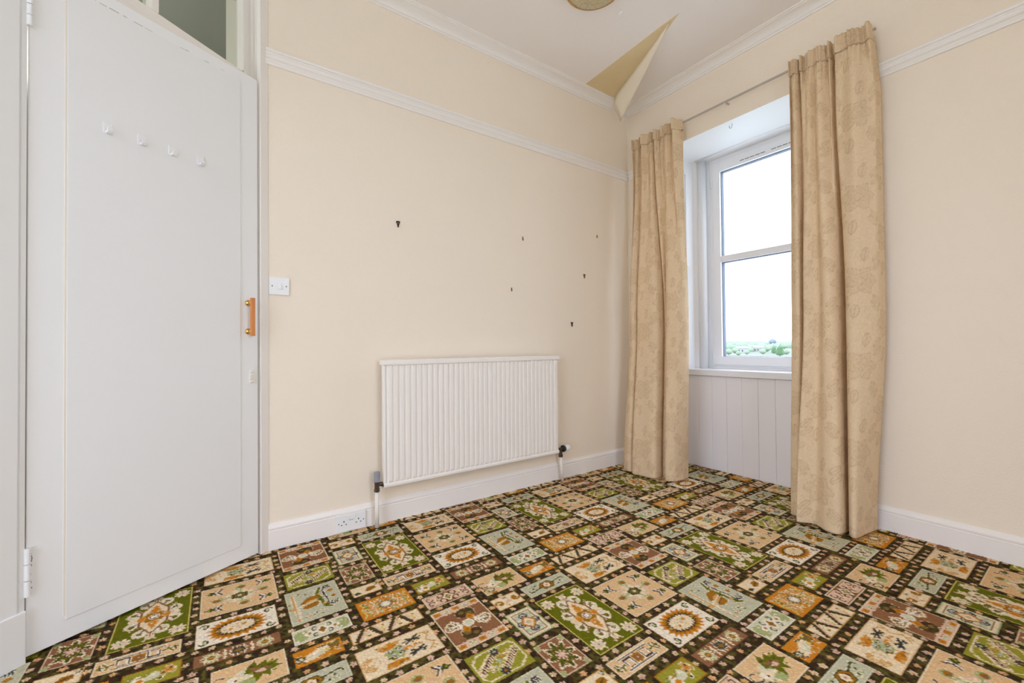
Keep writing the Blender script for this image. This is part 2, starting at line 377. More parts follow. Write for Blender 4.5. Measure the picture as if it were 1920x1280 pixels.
# cornices
CO = [(-0.001, 2.818), (0.009, 2.818), (0.010, 2.824), (0.006, 2.826), (0.007, 2.831)]
for i in range(9):
    a = math.pi/2*i/8; CO.append((0.012 + 0.052*(1-math.cos(a)), 2.832 + 0.033*math.sin(a)))
CO += [(0.066, 2.866), (0.067, 2.869), (0.078, 2.870), (0.080, 2.876), (-0.001, 2.876)]
bm = BM(); sweep(bm, CO, lambda t, d, z: (d, -2.60 if t == 0 else -d, z)); tag(obj('trim_3', bm, 'trim_white', smooth=False), kind='structure')
bm = BM(); sweep(bm, CO, lambda t, d, z: (d if t == 0 else XR, -d, z)); tag(obj('trim_4', bm, 'trim_white', smooth=False), kind='structure')

# sash window
win = tag(empty('window_1'), kind='structure')
def wbox(name, x0, x1, y0, y1, z0, z1, m='upvc', bev=0.003):
    bm = BM(); box(bm, x0, x1, y0, y1, z0, z1); return obj(name, bm, m, win, bevel=bev)
wbox('sill', 0.318, 1.352, 0.275, 0.505, 0.715, 0.762, 'reveal_white', 0.006)
fx0, fx1, fz0, fz1 = 0.428, 1.242, 0.778, 2.425
wbox('sub_sill', fx0, fx1, 0.470, 0.56, 0.762, 0.778)
wbox('frame', fx0, fx0+0.022, 0.482, 0.56, fz0, fz1); wbox('frame', fx1-0.022, fx1, 0.482, 0.56, fz0, fz1)
wbox('frame', fx0+0.022, fx1-0.022, 0.482, 0.56, fz1-0.03, fz1); wbox('frame', fx0+0.022, fx1-0.022, 0.482, 0.56, fz0, fz0+0.012)
sx0, sx1 = fx0+0.024, fx1-0.024; gx0, gx1 = 0.512, 1.158
for (x0, x1, z0, z1) in ((sx0, gx0, 0.792, 2.393), (gx1, sx1, 0.792, 2.393), (gx0, gx1, 0.792, 0.858), (gx0, gx1, 2.314, 2.393), (gx0, gx1, 1.598, 1.646)):
    wbox('sash', x0, x1, 0.474, 0.54, z0, z1)
for (z0, z1) in ((0.858, 1.598), (1.646, 2.314)):
    bm = BM()
    for (x0, x1, za, zb) in ((gx0, gx0+0.004, z0, z1), (gx1-0.004, gx1, z0, z1), (gx0+0.004, gx1-0.004, z1-0.005, z1), (gx0+0.004, gx1-0.004, z0, z0+0.002)): box(bm, x0, x1, 0.494, 0.53, za, zb)
    obj('gasket', bm, 'gasket', win)
    bm = BM(); box(bm, gx0, gx1, 0.508, 0.514, z0, z1); obj('pane', bm, 'clear_glass', win)
bm = BM()
for k in range(10):
    x = 0.672 + k*0.037
    if k == 5: continue
    box(bm, x, x+0.031, 0.4732, 0.476, 2.338, 2.343)
obj('trickle_vent', bm, 'vent_slot', win)
for z in (2.20, 0.80):
    bm = BM(); tube(bm, [(fx0+0.016, 0.476, z), (fx0+0.016, 0.476, z+0.085)], 0.007, 10); obj('window_hinge', bm, 'upvc', win)

# ---------------------------------------------------------------- land seen through the window
NX = 90; ext = 3600.0
gx = np.sign(np.linspace(-1, 1, NX))*np.abs(np.linspace(-1, 1, NX))**1.6*ext
X, Y = np.meshgrid(gx, gx, indexing='ij')
R = np.hypot(X, Y)
Z = -9.0 + 0.0*R + np.clip((R-500)/2600, 0, 1)**1.3*30*(0.75 + 0.35*np.sin(X/310+1.0)*np.cos(Y/270) + 0.2*np.sin(X/140-Y/190))
verts = np.stack([X, Y, Z], -1).reshape(-1, 3)
faces = [(i*NX+j, (i+1)*NX+j, (i+1)*NX+j+1, i*NX+j+1) for i in range(NX-1) for j in range(NX-1)]
for nm, mtl, near in (('ground', 'bounce_ground', True), ('hillside', 'hill_green', False)):
    fs = [f for f in faces if (math.hypot(*verts[f[0]][:2]) < 170) == near]
    me = bpy.data.meshes.new(nm); me.from_pydata([tuple(v) for v in verts], [], fs); me.materials.append(MATS[mtl])
    o = bpy.data.objects.new(nm, me); C.objects.link(o); tag(o, kind='structure')
def ground_z(x, y):
    r = math.hypot(x, y); t = min(max((r-500)/2600, 0), 1)
    return -9.0 + t**1.3*30*(0.75 + 0.35*math.sin(x/310+1.0)*math.cos(y/270) + 0.2*math.sin(x/140-y/190))
def along(u, dist):
    d = _F + _R*((u-960)/FPX); d = Vector((d.x, d.y, 0)).normalized()
    return CAM.x + d.x*dist, CAM.y + d.y*dist
def make_tree(kind, m):
    t = empty('tree')
    bm = BM()
    if kind == 0:
        prof = [(0.30, 0.10), (0.62, 0.18), (0.50, 0.42), (0.56, 0.44), (0.36, 0.68), (0.40, 0.70), (0.12, 0.93), (0.02, 1.0)]
    else:
        prof = [(0.25, 0.15), (0.60, 0.22), (0.82, 0.42), (0.80, 0.62), (0.55, 0.85), (0.2, 0.97), (0.03, 1.0)]
    lathe(bm, prof, (0, 0, 1), (0, 0, 0), 14)
    for v in bm.verts:
        s = 1 + 0.22*math.sin(7*v.co.x*3+v.co.z*19)*math.cos(5*v.co.y*3+v.co.z*13); v.co.x *= s; v.co.y *= s
    obj('crown', bm, m, t, smooth=True)
    bm = BM(); tube(bm, [(0, 0, -0.05), (0, 0, 0.2)], [0.06, 0.05], 8); obj('trunk', bm, 'trunk', t)
    return t
protos = [make_tree(0, 'foliage_dark'), make_tree(1, 'foliage'), make_tree(1, 'foliage_blue')]
used = [False]*3
ORD = ['leftmost', 'second from the left', 'third from the left', 'fourth from the left', 'fifth from the left', 'sixth from the left', 'seventh from the left', 'eighth from the left', 'ninth from the left', 'tenth from the left', 'eleventh from the left', 'twelfth from the left', 'rightmost']
TREES = ((1462, 420, 9.5, 0), (1451, 520, 8, 0), (1474, 470, 6, 1), (1438, 610, 8, 1), (1405, 640, 8, 1), (1378, 520, 7, 1), (1366, 450, 6.5, 1), (1420, 760, 9, 1), (1392, 900, 10, 1), (1448, 1500, 20, 2), (1358, 700, 9, 1), (1430, 480, 6, 1), (1410, 1050, 12, 1), (1470, 820, 10, 1), (1384, 430, 4.5, 1), (1400, 470, 5, 1))
for (u, dist, s, kind) in TREES:
    src = protos[kind]
    if not used[kind]: t = src; used[kind] = True
    else:
        t = src.copy(); C.objects.link(t)
        for ch in list(src.children):
            c = ch.copy(); C.objects.link(c); c.parent = t
    x, y = along(u, dist); t.location = (x, y, ground_z(x, y)-0.2); t.scale = (s*0.55, s*0.55, s); t.rotation_euler.z = random.random()*6
    us = sorted(q[0] for q in TREES if q[3] == kind); n = us.index(u)
    lab = ('taller pointed green tree on the right, seen through the window' if s > 9 else 'shorter pointed green tree seen through the window') if kind == 0 else ('bluish tree alone on the far skyline through the window' if kind == 2 else '%s of the rounded green trees outside the window' % (ORD[-1] if n == len(us)-1 else ORD[n]))
    tag(t, lab, 'tree', ('pointed trees outside', 'rounded trees outside', 'skyline tree')[kind])
hs = empty('house')
bm = BM(); box(bm, -6, 6, -4, 4, -1, 5.2); obj('house_wall', bm, 'render_pale', hs)
bm = BM(); sweep(bm, [(-4.4, 5.1), (0, 8.0), (4.4, 5.1)], lambda t, d, z: (-6.4 if t == 0 else 6.4, d, z)); obj('roof', bm, 'slate', hs)
for k in range(3):
    bm = BM(); box(bm, -4.5+3.6*k, -3.2+3.6*k, -4.06, -3.95, 1.6, 3.4); obj('house_window', bm, 'dark_glass', hs)
for i, (u, dist, r) in enumerate(((1372, 800, 0.9), (1390, 560, 0.3), (1408, 820, 0.5), (1424, 620, -0.4), (1440, 880, 0.1))):
    if i == 0: h = hs
    else:
        h = hs.copy(); C.objects.link(h)
        for ch in list(hs.children):
            c = ch.copy(); C.objects.link(c); c.parent = h
    x, y = along(u, dist); h.location = (x, y, ground_z(x, y)); h.rotation_euler.z = r + math.atan2(y-CAM.y, x-CAM.x) - math.pi/2
    tag(h, '%s of the small pale houses outside the window' % (ORD[i] if i < 4 else ORD[-1]), 'house', 'houses outside the window')

# far woodland over the whole slope, too distant to count
bm = BM(); rw = random.Random(4)
for k in range(420):
    a = math.radians(rw.uniform(60, 175)); d = rw.uniform(520, 1900); x, y = CAM.x + d*math.cos(a), CAM.y + d*math.sin(a)
    z = ground_z(x, y); s = rw.uniform(5, 11)*(0.7+d/2200); n = 7
    rings = [[bm.verts.new((x + s*rr*math.cos(2*math.pi*j/n+k), y + s*rr*math.sin(2*math.pi*j/n+k), z + s*h)) for j in range(n)] for rr, h in ((0.55, -0.2), (0.8, 0.4), (0.55, 0.85), (0.12, 1.1))]
    for i in range(3):
        for j in range(n): bm.faces.new((rings[i][j], rings[i][(j+1) % n], rings[i+1][(j+1) % n], rings[i+1][j]))
    bm.faces.new(rings[3])
tag(obj('woodland', bm, 'foliage', smooth=True), 'pale far woodland scattered over the slope outside the window', 'woodland', kind='stuff')

# ================================================================== THE CARPET
# Woven pattern, drawn tuft by tuft. h runs along +y, v along +x; both -1..1 over a field of the pattern.
K = dict(dark=(58,44,28), olv=(78,72,32), pea=(222,188,146), crm=(232,216,188), wht=(238,230,218), grn=(102,106,16), lim=(152,150,52),
         blu=(190,191,170), mnt=(211,211,187), orn=(202,132,38), och=(160,110,28), brn=(142,100,70), dbr=(78,54,36), nav=(62,60,66),
         dgr=(76,78,32), pnk=(222,190,170), pgr=(164,174,122), tan=(206,164,104), gry=(186,190,186), yel=(212,196,110), mid=(120,104,56))
PITCH_C = 0.0036
CARPET_GAIN = np.array([0.96, 0.90, 0.79])
class Fld:
    def __init__(s, wx, wy, base, edge=None, ew=3.6, sc=1.0):
        s.sc = sc
        s.nx = max(4, int(round(wx/PITCH_C))); s.ny = max(4, int(round(wy/PITCH_C)))
        s.hx = wx*500.0; s.hy = wy*500.0                       # half sizes, mm
        s.V, s.H = np.meshgrid((np.arange(s.nx)+0.5)/s.nx*2-1, (np.arange(s.ny)+0.5)/s.ny*2-1, indexing='ij')
        s.a = np.empty((s.nx, s.ny, 3)); s.a[:] = K[base]
        s.edge = edge; s.ew = ew
        if edge:
            d = np.minimum((1-np.abs(s.V))*s.hx, (1-np.abs(s.H))*s.hy); s.a[d < ew] = K[edge]
    def _sym(s, pts, sym):
        P = np.asarray(pts, float)*s.sc; out = [P]
        if sym == 'r': out.append(P*[-1, -1])
        if 'h' in sym: out += [q*[-1, 1] for q in list(out)]
        if 'v' in sym: out += [q*[1, -1] for q in list(out)]
        return out
    def poly(s, pts, col, sym=''):
        for P in s._sym(pts, sym):
            ins = np.zeros(s.H.shape, bool); n = len(P)
            for i in range(n):
                (x0, y0), (x1, y1) = P[i], P[(i+1) % n]
                if y0 == y1: continue
                c = ((y0 > s.V) != (y1 > s.V)) & (s.H < (x1-x0)*(s.V-y0)/(y1-y0)+x0); ins ^= c
            s.a[ins] = K[col]
        return s
    def line(s, pts, col, w=3.6, sym=''):
        for P in s._sym(pts, sym):
            Q = P*[s.hy, s.hx]; X = s.H*s.hy; Y = s.V*s.hx
            for i in range(len(Q)-1):
                ax, ay = Q[i]; bx, by = Q[i+1]; dx, dy = bx-ax, by-ay; L = dx*dx+dy*dy+1e-9
                t = np.clip(((X-ax)*dx+(Y-ay)*dy)/L, 0, 1)
                s.a[np.hypot(X-ax-t*dx, Y-ay-t*dy) <= w/2+0.6] = K[col]
        return s
    def ell(s, h, v, rh, rv, col, sym='', inner=0.0):
        rh = rh*s.sc; rv = rv*s.sc
        for P in s._sym([(h, v)], sym):
            d = np.hypot((s.H-P[0][0])*s.hy/rh, (s.V-P[0][1])*s.hx/rv)
            s.a[(d <= 1) & (d >= inner)] = K[col]
        return s
    def dia(s, h, v, rh, rv, col, sym='', inner=0.0):
        rh = rh*s.sc; rv = rv*s.sc
        for P in s._sym([(h, v)], sym):
            d = np.abs(s.H-P[0][0])*s.hy/rh + np.abs(s.V-P[0][1])*s.hx/rv
            s.a[(d <= 1) & (d >= inner)] = K[col]
        return s
    def star(s, h, v, r, n, col, depth=0.45, sym='', ph=0.0, asp=1.0):
        r = r*s.sc
        for P in s._sym([(h, v)], sym):
            X = (s.H-P[0][0])*s.hy; Y = (s.V-P[0][1])*s.hx/asp
            th = np.arctan2(Y, X); rr = r*(1-depth*(0.5+0.5*np.cos(n*th+ph)))
            s.a[np.hypot(X, Y) <= rr] = K[col]
        return s
    def fleck(s, n, cols, h0, h1, v0, v1, lo=3.0, hi=7.0):
        for _ in range(n):
            h = rng.uniform(h0, h1); v = rng.uniform(v0, v1); c = cols[rng.integers(len(cols))]
            s.ell(h, v, rng.uniform(lo, hi), rng.uniform(lo*0.7, hi*0.7), c)
        return s
    def scroll(s, h, v, r, col, a0=0.0, turn=4.6, w=3.6, sym='', asp=1.0):
        P = [(h + r*(1-0.13*t)*math.cos(a0+t)/s.hy, v + asp*r*(1-0.13*t)*math.sin(a0+t)/s.hx) for t in np.linspace(0, turn, 18)]
        return s.line(P, col, w, sym)

def T_G():
    t = Fld(.324, .206, 'grn', 'yel', 3.2)
    t.star(.70, .77, 27, 8, 'crm', .35, 'hv'); t.star(.70, .77, 17, 6, 'pnk', .4, 'hv'); t.ell(.70, .77, 9, 9, 'mnt', 'hv'); t.ell(.70, .77, 3.4, 3.4, 'nav', 'hv')
    for (h, v, a0) in ((.26, .58, 0.4), (.52, .20, 1.6)):
        t.ell(h, v, 23, 25, 'crm', 'hv'); t.ell(h, v, 18, 20, 'mnt', 'hv'); t.ell(h+.05, v+.04, 10, 10, 'grn', 'hv'); t.scroll(h, v, 15, 'wht', a0, 4.0, 4.6, 'hv', 1.15); t.star(h, v, 31, 14, 'crm', .12, 'hv') if False else None
        t.line([(h*.55, v*.62), (h*1.1, v*1.08)], 'brn', 4.5, 'hv')
    t.line([(.0, .50), (.0, .82)], 'crm', 13, 'v'); t.line([(.38, .02), (.62, .02)], 'crm', 11, 'hv')
    t.poly([(0, -.62), (.34, -.26), (.34, .26), (0, .62), (-.34, .26), (-.34, -.26)], 'crm')
    t.line([(0, -.66), (.36, -.27), (.36, .27), (0, .66), (-.36, .27), (-.36, -.27), (0, -.66)], 'brn', 4.2)
    t.line([(0, .60), (0, .80)], 'brn', 6, 'v'); t.line([(.36, .27), (.52, .40)], 'brn', 5, 'hv'); t.line([(.10, .74), (.10, .86)], 'crm', 5, 'hv')
    t.line([(0, .80), (.14, .90)], 'pnk', 4, 'hv'); t.line([(.36, 0), (.50, 0)], 'pnk', 7, 'h')
    t.star(0, 0, 46, 4, 'orn', .45, '', math.pi, 1.35); t.star(0, 0, 40, 8, 'tan', .5, '', 0, 1.2)
    t.star(0, 0, 33, 4, 'och', .35, '', 0, 1.1); t.ell(0, 0, 17, 17, 'crm'); t.ell(0, 0, 14, 14, 'nav'); t.star(0, 0, 11, 8, 'wht', .3)
    t.dia(0, .40, 9, 14, 'orn', 'v'); t.fleck(16, ['crm', 'pnk', 'wht', 'tan'], -.3, .3, -.45, .45, 2.5, 4)
    t.star(0, 0, 12, 8, 'wht', .3)
    return t
def T_P():
    t = Fld(.213, .240, 'pea', 'crm', 2.6)
    t.ell(0, 0, 62, 40, 'pnk', inner=.82); t.star(0, 0, 50, 8, 'crm', .5); t.line([(-.4, 0), (.4, 0)], 'mnt', 9); t.line([(0, -.45), (0, .45)], 'mnt', 9)
    t.fleck(14, ['mnt', 'pgr', 'crm'], -.4, .4, -.4, .4, 3, 6)
    t.star(0, 0, 31, 6, 'dgr', .20, '', 0, .8); t.star(0, 0, 20, 6, 'mid', .2, '', 0, .8); t.ell(0, 0, 7, 6, 'crm'); t.ell(0, 0, 3.2, 3, 'orn')
    for (h, v, a) in ((.07, -.62, 0), (.66, -.04, 1), (.10, .60, 2), (-.60, .03, 3)):
        t.ell(h, v, 17, 13, 'pgr', inner=.6); t.ell(h, v, 13, 10, 'och'); t.ell(h, v+.05, 8, 6, 'brn'); t.scroll(h, v, 21, 'pgr', 2.2+a, 2.8, 4.4); t.line([(h*.75, v*.75), (h*.4, v*.4)], 'pgr', 3.8)
    for (h, v) in ((-.60, -.58), (.62, -.60), (.64, .54), (-.60, .56)):
        sg = 1 if h > 0 else -1
        t.line([(h-.14*sg, v-.19), (h-.03*sg, v), (h-.14*sg, v+.19)], 'nav', 4.6); t.line([(h-.06*sg, v-.15), (h+.04*sg, v), (h-.06*sg, v+.15)], 'wht', 4.6); t.line([(h+.01*sg, v-.13), (h+.09*sg, v), (h+.01*sg, v+.13)], 'nav', 3.4)
        t.line([(h+.04*sg, v), (h+.28*sg, v)], 'dgr', 5); t.ell(h+.15*sg, v, 9, 13, 'dgr'); t.ell(h+.18*sg, v, 4, 6, 'lim')
    return t
def T_W():
    t = Fld(.137, .232, 'wht', 'crm', 2.4)
    rays = []
    for k in range(44):
        a = 2*math.pi*k/44; r = 1.0 if k % 2 else .80
        e = (abs(math.cos(a))**1.2)
        rays.append((.76*r*math.copysign(abs(math.cos(a))**.9, math.cos(a)), .93*r*math.copysign(abs(math.sin(a))**.8, math.sin(a))))
    t.poly(rays, 'orn'); t.poly([(q[0]*.86, q[1]*.80) for q in rays], 'och'); t.poly([(q[0]*.74, q[1]*.66) for q in rays], 'dbr'); t.poly([(q[0]*.62, q[1]*.55) for q in rays], 'crm')
    t.ell(.50, 0, 9, 9, 'och', 'h'); t.ell(.50, 0, 5, 5, 'pgr', 'h')
    t.fleck(26, ['tan', 'pnk', 'mnt', 'wht', 'pgr'], -.34, .34, -.34, .34, 2.6, 4.6); t.ell(0, 0, 6, 6, 'pnk'); t.ell(.18, -.12, 6, 5, 'orn', 'r')
    t.ell(.80, .64, 20, 19, 'wht', 'hv'); t.scroll(.80, .64, 16, 'dgr', 0.4, 4.8, 4.8, 'hv', 1.0); t.ell(.80, .66, 5, 5, 'pgr', 'hv'); t.fleck(10, ['gry'], .7, .9, -.2, .2, 2, 3); t.fleck(8, ['gry'], -.9, -.7, -.2, .2, 2, 3)
    return t
def T_B():
    t = Fld(.228, .180, 'blu', 'mnt', 2.4, sc=1.07)
    t.line([(-.72, -.68), (-.68, .80)], 'tan', 4.5); t.line([(-.66, -.68), (-.62, .80)], 'crm', 3); t.dia(-.76, .12, 12, 10, 'tan')
    t.poly([(-.55, -.05), (-.2, -.34), (.12, -.36), (.16, -.16), (-.30, .02)], 'och'); t.poly([(-.52, .10), (-.2, -.12), (.16, -.14), (.14, .04), (-.3, .16)], 'tan')
    t.poly([(-.50, .22), (-.1, .06), (.12, .06), (.06, .26), (-.3, .30)], 'och'); t.line([(-.6, .1), (.1, -.08)], 'crm', 3.4); t.line([(-.45, .17), (.05, .05)], 'dbr', 2.6)
    t.line([(.30, -.72), (.14, -.42), (.22, -.1), (.24, .2), (.30, .42), (.46, .52)], 'grn', 9); t.fleck(12, ['grn', 'dgr', 'lim'], .08, .4, -.6, .5, 4, 8); t.dia(.22, -.34, 9, 9, 'tan'); t.dia(.30, .26, 9, 9, 'tan')
    t.line([(.66, -.74), (.46, -.72), (.36, -.50), (.38, -.2), (.44, .1), (.42, .34), (.62, .44)], 'nav', 4)
    for (h, v) in ((.46, -.72), (.54, -.72), (.62, -.72)): t.line([(h, v), (h+.04, v+.15)], 'nav', 3)
    for (h, v) in ((.50, .40), (.60, .42), (.70, .40)): t.line([(h, v), (h+.06, v-.16)], 'nav', 3.4)
    t.dia(.62, -.38, 12, 11, 'och'); t.dia(.66, -.02, 11, 11, 'och'); t.dia(.62, -.38, 5, 5, 'orn')
    t.fleck(9, ['dgr', 'pgr', 'och', 'gry'], -.55, .1, -.85, -.45, 3, 7); t.fleck(11, ['dgr', 'pgr', 'nav', 'tan'], -.55, .3, .45, .85, 3, 7); t.fleck(5, ['pgr', 'och'], -.9, -.82, -.5, .6, 3, 6)
    return t
def T_M():
    t = Fld(.079, .177, 'mnt', 'wht', 2.6)
    t.ell(.72, 0, 22, 30, 'pgr', 'h'); t.fleck(14, ['mnt', 'pgr', 'wht'], .5, .92, -.7, .7, 3, 5); t.fleck(14, ['mnt', 'pgr', 'wht'], -.92, -.5, -.7, .7, 3, 5)
    t.dia(.45, 0, 17, 15, 'wht', 'h'); t.dia(.45, 0, 6, 6, 'och', 'h')
    t.scroll(.22, .50, 14, 'nav', 3.6, 4.2, 4, 'hv'); t.ell(.22, .50, 5, 4, 'pgr', 'hv')
    t.dia(0, 0, 24, 26, 'wht'); t.dia(0, 0, 15, 17, 'och'); t.dia(0, 0, 7, 8, 'mid')
    return t
def T_R1():
    t = Fld(.066, .234, 'brn', 'dbr', 3.0)
    for h in (-.60, .60):
        t.star(h, 0, 27, 10, 'pgr', .45, asp=.95); t.star(h, 0, 22, 12, 'crm', .6); t.ell(h, 0, 10, 10, 'mid'); t.star(h, 0, 7, 6, 'orn', .3)
    t.star(0, 0, 27, 10, 'crm', .45, asp=.95); t.star(0, 0, 23, 10, 'nav', .4); t.ell(0, 0, 11, 10, 'mid'); t.ell(0, 0, 5, 5, 'och')
    t.line([(-.32, -.7), (-.32, .7)], 'crm', 2.4, 'h'); return t
def T_C1():
    t = Fld(.073, .206, 'pea', 'crm', 2.6)
    t.line([(-.6, .76), (.6, .76)], 'wht', 3.6, 'v'); t.line([(-.6, .64), (.6, .64)], 'nav', 2.6, 'v')
    t.line([(.22, -.46), (.22, .36), (.48, .36), (.48, -.1)], 'wht', 6, 'r'); t.line([(.22, -.46), (.22, .40), (.50, .40), (.50, -.16)], 'nav', 3.2, 'r'); t.line([(.30, -.46), (.46, -.46)], 'nav', 3.2, 'r')
    t.star(0, 0, 20, 6, 'och', .15, asp=1.05); t.ell(0, 0, 10, 10, 'brn'); t.ell(0, 0, 4, 4, 'pnk')
    t.line([(.56, 0), (.92, -.1)], 'grn', 4.4, 'r'); t.line([(.66, -.02), (.72, -.45)], 'grn', 4, 'r'); t.line([(.72, -.03), (.82, .40)], 'grn', 4, 'r'); t.line([(.82, -.4), (.88, .3)], 'dgr', 3, 'r')
    return t
def T_T():
    t = Fld(.125, .188, 'pea', 'crm', 2.6, sc=1.22)
    t.poly([(-.5, .1), (-.2, -.35), (.05, -.2), (.2, .3), (-.1, .55), (-.4, .4)], 'crm'); t.poly([(-.30, -.1), (-.05, -.42), (.1, -.2), (0, .1)], 'mnt'); t.poly([(-.25, .25), (.05, .2), (.15, .55), (-.15, .62)], 'pgr')
    t.poly([(-.06, -.42), (.12, -.72), (.16, -.40), (.40, -.58), (.36, -.30), (.66, -.34), (.56, -.12), (.74, .05), (.44, .12), (.42, .48), (.28, .20), (.10, .58), (.06, .1), (-.12, -.1)], 'grn')
    t.poly([(.0, -.30), (.34, -.22), (.46, .0), (.22, .14), (.06, .0)], 'brn'); t.fleck(12, ['dgr', 'dbr', 'lim'], .0, .6, -.5, .4, 3, 6); t.poly([(.10, -.05), (.30, -.12), (.36, .05), (.2, .08)], 'pnk')
    t.scroll(-.62, -.15, 22, 'nav', 0.5, 5.0, 3.4, '', .9); t.scroll(-.56, .50, 22, 'nav', 3.5, 5.0, 3.4, '', .8); t.line([(-.85, -.2), (-.65, .5)], 'brn', 3.2); t.ell(-.4, .05, 9, 9, 'wht'); t.ell(-.5, .75, 12, 5, 'och'); t.fleck(8, ['dgr', 'pgr'], -.7, -.3, -.3, .7, 3, 5)
    return t
def T_O():
    t = Fld(.076, .137, 'orn', 'orn', 3.6, sc=1.25)
    t.poly([(-.55, .1), (-.1, -.35), (.4, -.4), (.3, .1), (-.1, .45), (-.5, .5)], 'crm'); t.poly([(-.35, .1), (.1, -.2), (.3, .1), (-.1, .4)], 'mnt')
    t.star(-.62, .12, 14, 8, 'dgr', .4); t.ell(-.64, .12, 8, 7, 'mnt'); t.line([(-.8, -.3), (-.5, .55)], 'nav', 3); t.poly([(.3, -.5), (.75, -.55), (.7, .0), (.4, .1)], 'mid'); t.fleck(12, ['dgr', 'och', 'yel', 'tan'], .1, .75, -.6, .4, 3, 6)
    t.scroll(.1, .55, 12, 'tan', 0, 4, 3); t.ell(-.1, -.05, 7, 6, 'wht'); t.line([(.0, -.55), (.3, -.45)], 'dgr', 4); return t
def T_Y():
    t = Fld(.084, .135, 'lim', 'och', 3, sc=1.28)
    t.poly([(-.7, .25), (-.45, -.15), (-.1, .05), (-.2, .5), (-.6, .55)], 'wht'); t.poly([(-.25, .0), (.1, -.35), (.25, .1), (-.05, .35)], 'mnt'); t.poly([(.3, -.45), (.6, -.5), (.55, .05), (.3, .2)], 'orn')
    t.star(.45, -.15, 16, 8, 'tan', .4); t.ell(.45, -.15, 6, 6, 'orn'); t.fleck(16, ['crm', 'wht', 'och', 'nav', 'tan'], -.6, .7, -.4, .5, 2.6, 4.5); t.ell(-.3, .2, 8, 7, 'orn'); t.line([(-.75, .1), (-.5, -.3)], 'nav', 2.8)
    return t
def T_K():
    t = Fld(.075, .182, 'pnk', 'crm', 2.4)
    t.poly([(-.42, -.95), (.42, -.95), (0, -.35)], 'brn', 'v'); t.line([(-.9, .9), (.9, .9)], 'brn', 2.4, 'v')
    t.scroll(.30, .42, 16, 'dbr', 2.4, 4.6, 4, 'hv'); t.scroll(.76, .42, 15, 'dbr', 3.6, 4.6, 3.6, 'hv'); t.ell(.30, .44, 5, 5, 'pnk', 'hv'); t.ell(.52, 0, 6, 6, 'och', 'h'); t.line([(.5, -.5), (.58, .5)], 'crm', 4, 'h')
    t.dia(0, 0, 26, 30, 'brn'); t.dia(0, 0, 23, 26, 'crm'); t.dia(0, 0, 13, 15, 'mid'); t.dia(0, 0, 5, 6, 'yel'); return t
def T_OM():
    t = Fld(.122, .186, 'orn', 'orn')
    for sy in (1, -1):
        for k in range(5):
            h = .30 + .14*k; t.line([(h, -.72), (h-.07, -.30), (h+.05, .0), (h-.07, .34), (h+.02, .74)] if sy > 0 else [(-h, .72), (-h+.07, .30), (-h-.05, 0), (-h+.07, -.34), (-h-.02, -.74)], ('pgr', 'crm', 'tan', 'pgr', 'yel')[k], 3.4)
    t.fleck(30, ['pgr', 'crm', 'grn', 'pnk', 'tan'], .25, .9, -.75, .75, 2.6, 4.6); t.fleck(30, ['pgr', 'crm', 'grn', 'pnk', 'tan'], -.9, -.25, -.75, .75, 2.6, 4.6); t.fleck(12, ['pgr', 'crm', 'och'], -.3, .3, -.8, -.5, 3, 4.5); t.fleck(12, ['pgr', 'crm', 'och'], -.3, .3, .5, .8, 3, 4.5)
    t.star(0, 0, 31, 12, 'och', .35, asp=.95); t.star(0, 0, 25, 12, 'nav', .3, asp=.95); t.star(0, 0, 21, 8, 'blu', .2); t.star(0, 0, 17, 8, 'wht', .4); return t
def T_Ws():
    t = Fld(.070, .109, 'crm', 'tan', 3, sc=1.25); t.poly([(-.1, .3), (.1, -.3), (.5, -.3), (.55, .15), (.2, .4)], 'och'); t.line([(0, .2), (.45, -.1)], 'dbr', 2.8); t.poly([(-.75, .2), (-.45, .1), (-.3, .4), (-.6, .55)], 'dgr'); t.poly([(.5, -.65), (.75, -.7), (.7, -.3), (.52, -.3)], 'dgr'); t.ell(.6, -.5, 4, 5, 'blu'); t.ell(-.55, .35, 4, 3, 'nav'); return t
def T_BR():
    t = Fld(.144, .110, 'brn', 'pnk', 3.4, sc=1.08)
    t.ell(.76, .78, 8, 10, 'pgr', 'hv'); t.star(0, 0, 47, 8, 'crm', .50, ph=math.pi, asp=1.25); t.star(0, 0, 42, 8, 'dgr', .50, ph=math.pi, asp=1.25); t.star(0, 0, 32, 16, 'grn', .4, asp=1.2); t.fleck(14, ['crm', 'pnk'], -.6, .6, -.6, .6, 2, 3); t.star(0, 0, 25, 8, 'dbr', .5, asp=1.1); t.star(0, 0, 21, 8, 'pnk', .6, asp=1.1); return t
def T_LS():
    t = Fld(.145, .105, 'mnt', 'pgr', 4); t.line([(-.78, -.84), (.78, -.84), (.78, .84), (-.78, .84), (-.78, -.84)], 'crm', 5); t.line([(-.72, -.79), (.72, -.79), (.72, .79), (-.72, .79), (-.72, -.79)], 'brn', 2.4)
    t.star(.48, .52, 12, 6, 'blu', .3, 'hv'); t.star(0, 0, 36, 4, 'pnk', .4, '', math.pi, 1.2)
    for (h, v) in ((0, -.50), (0, .50), (.52, 0), (-.52, 0)): t.ell(h, v, 17, 16, 'nav'); t.ell(h, v, 12, 11, 'gry'); t.scroll(h, v, 9, 'nav', 0, 4.2, 3)
    t.dia(0, 0, 33, 38, 'brn'); t.dia(0, 0, 29, 34, 'orn'); t.dia(0, 0, 22, 26, 'crm'); t.ell(0, 0, 9, 9, 'tan'); t.ell(0, 0, 5, 5, 'gry'); return t
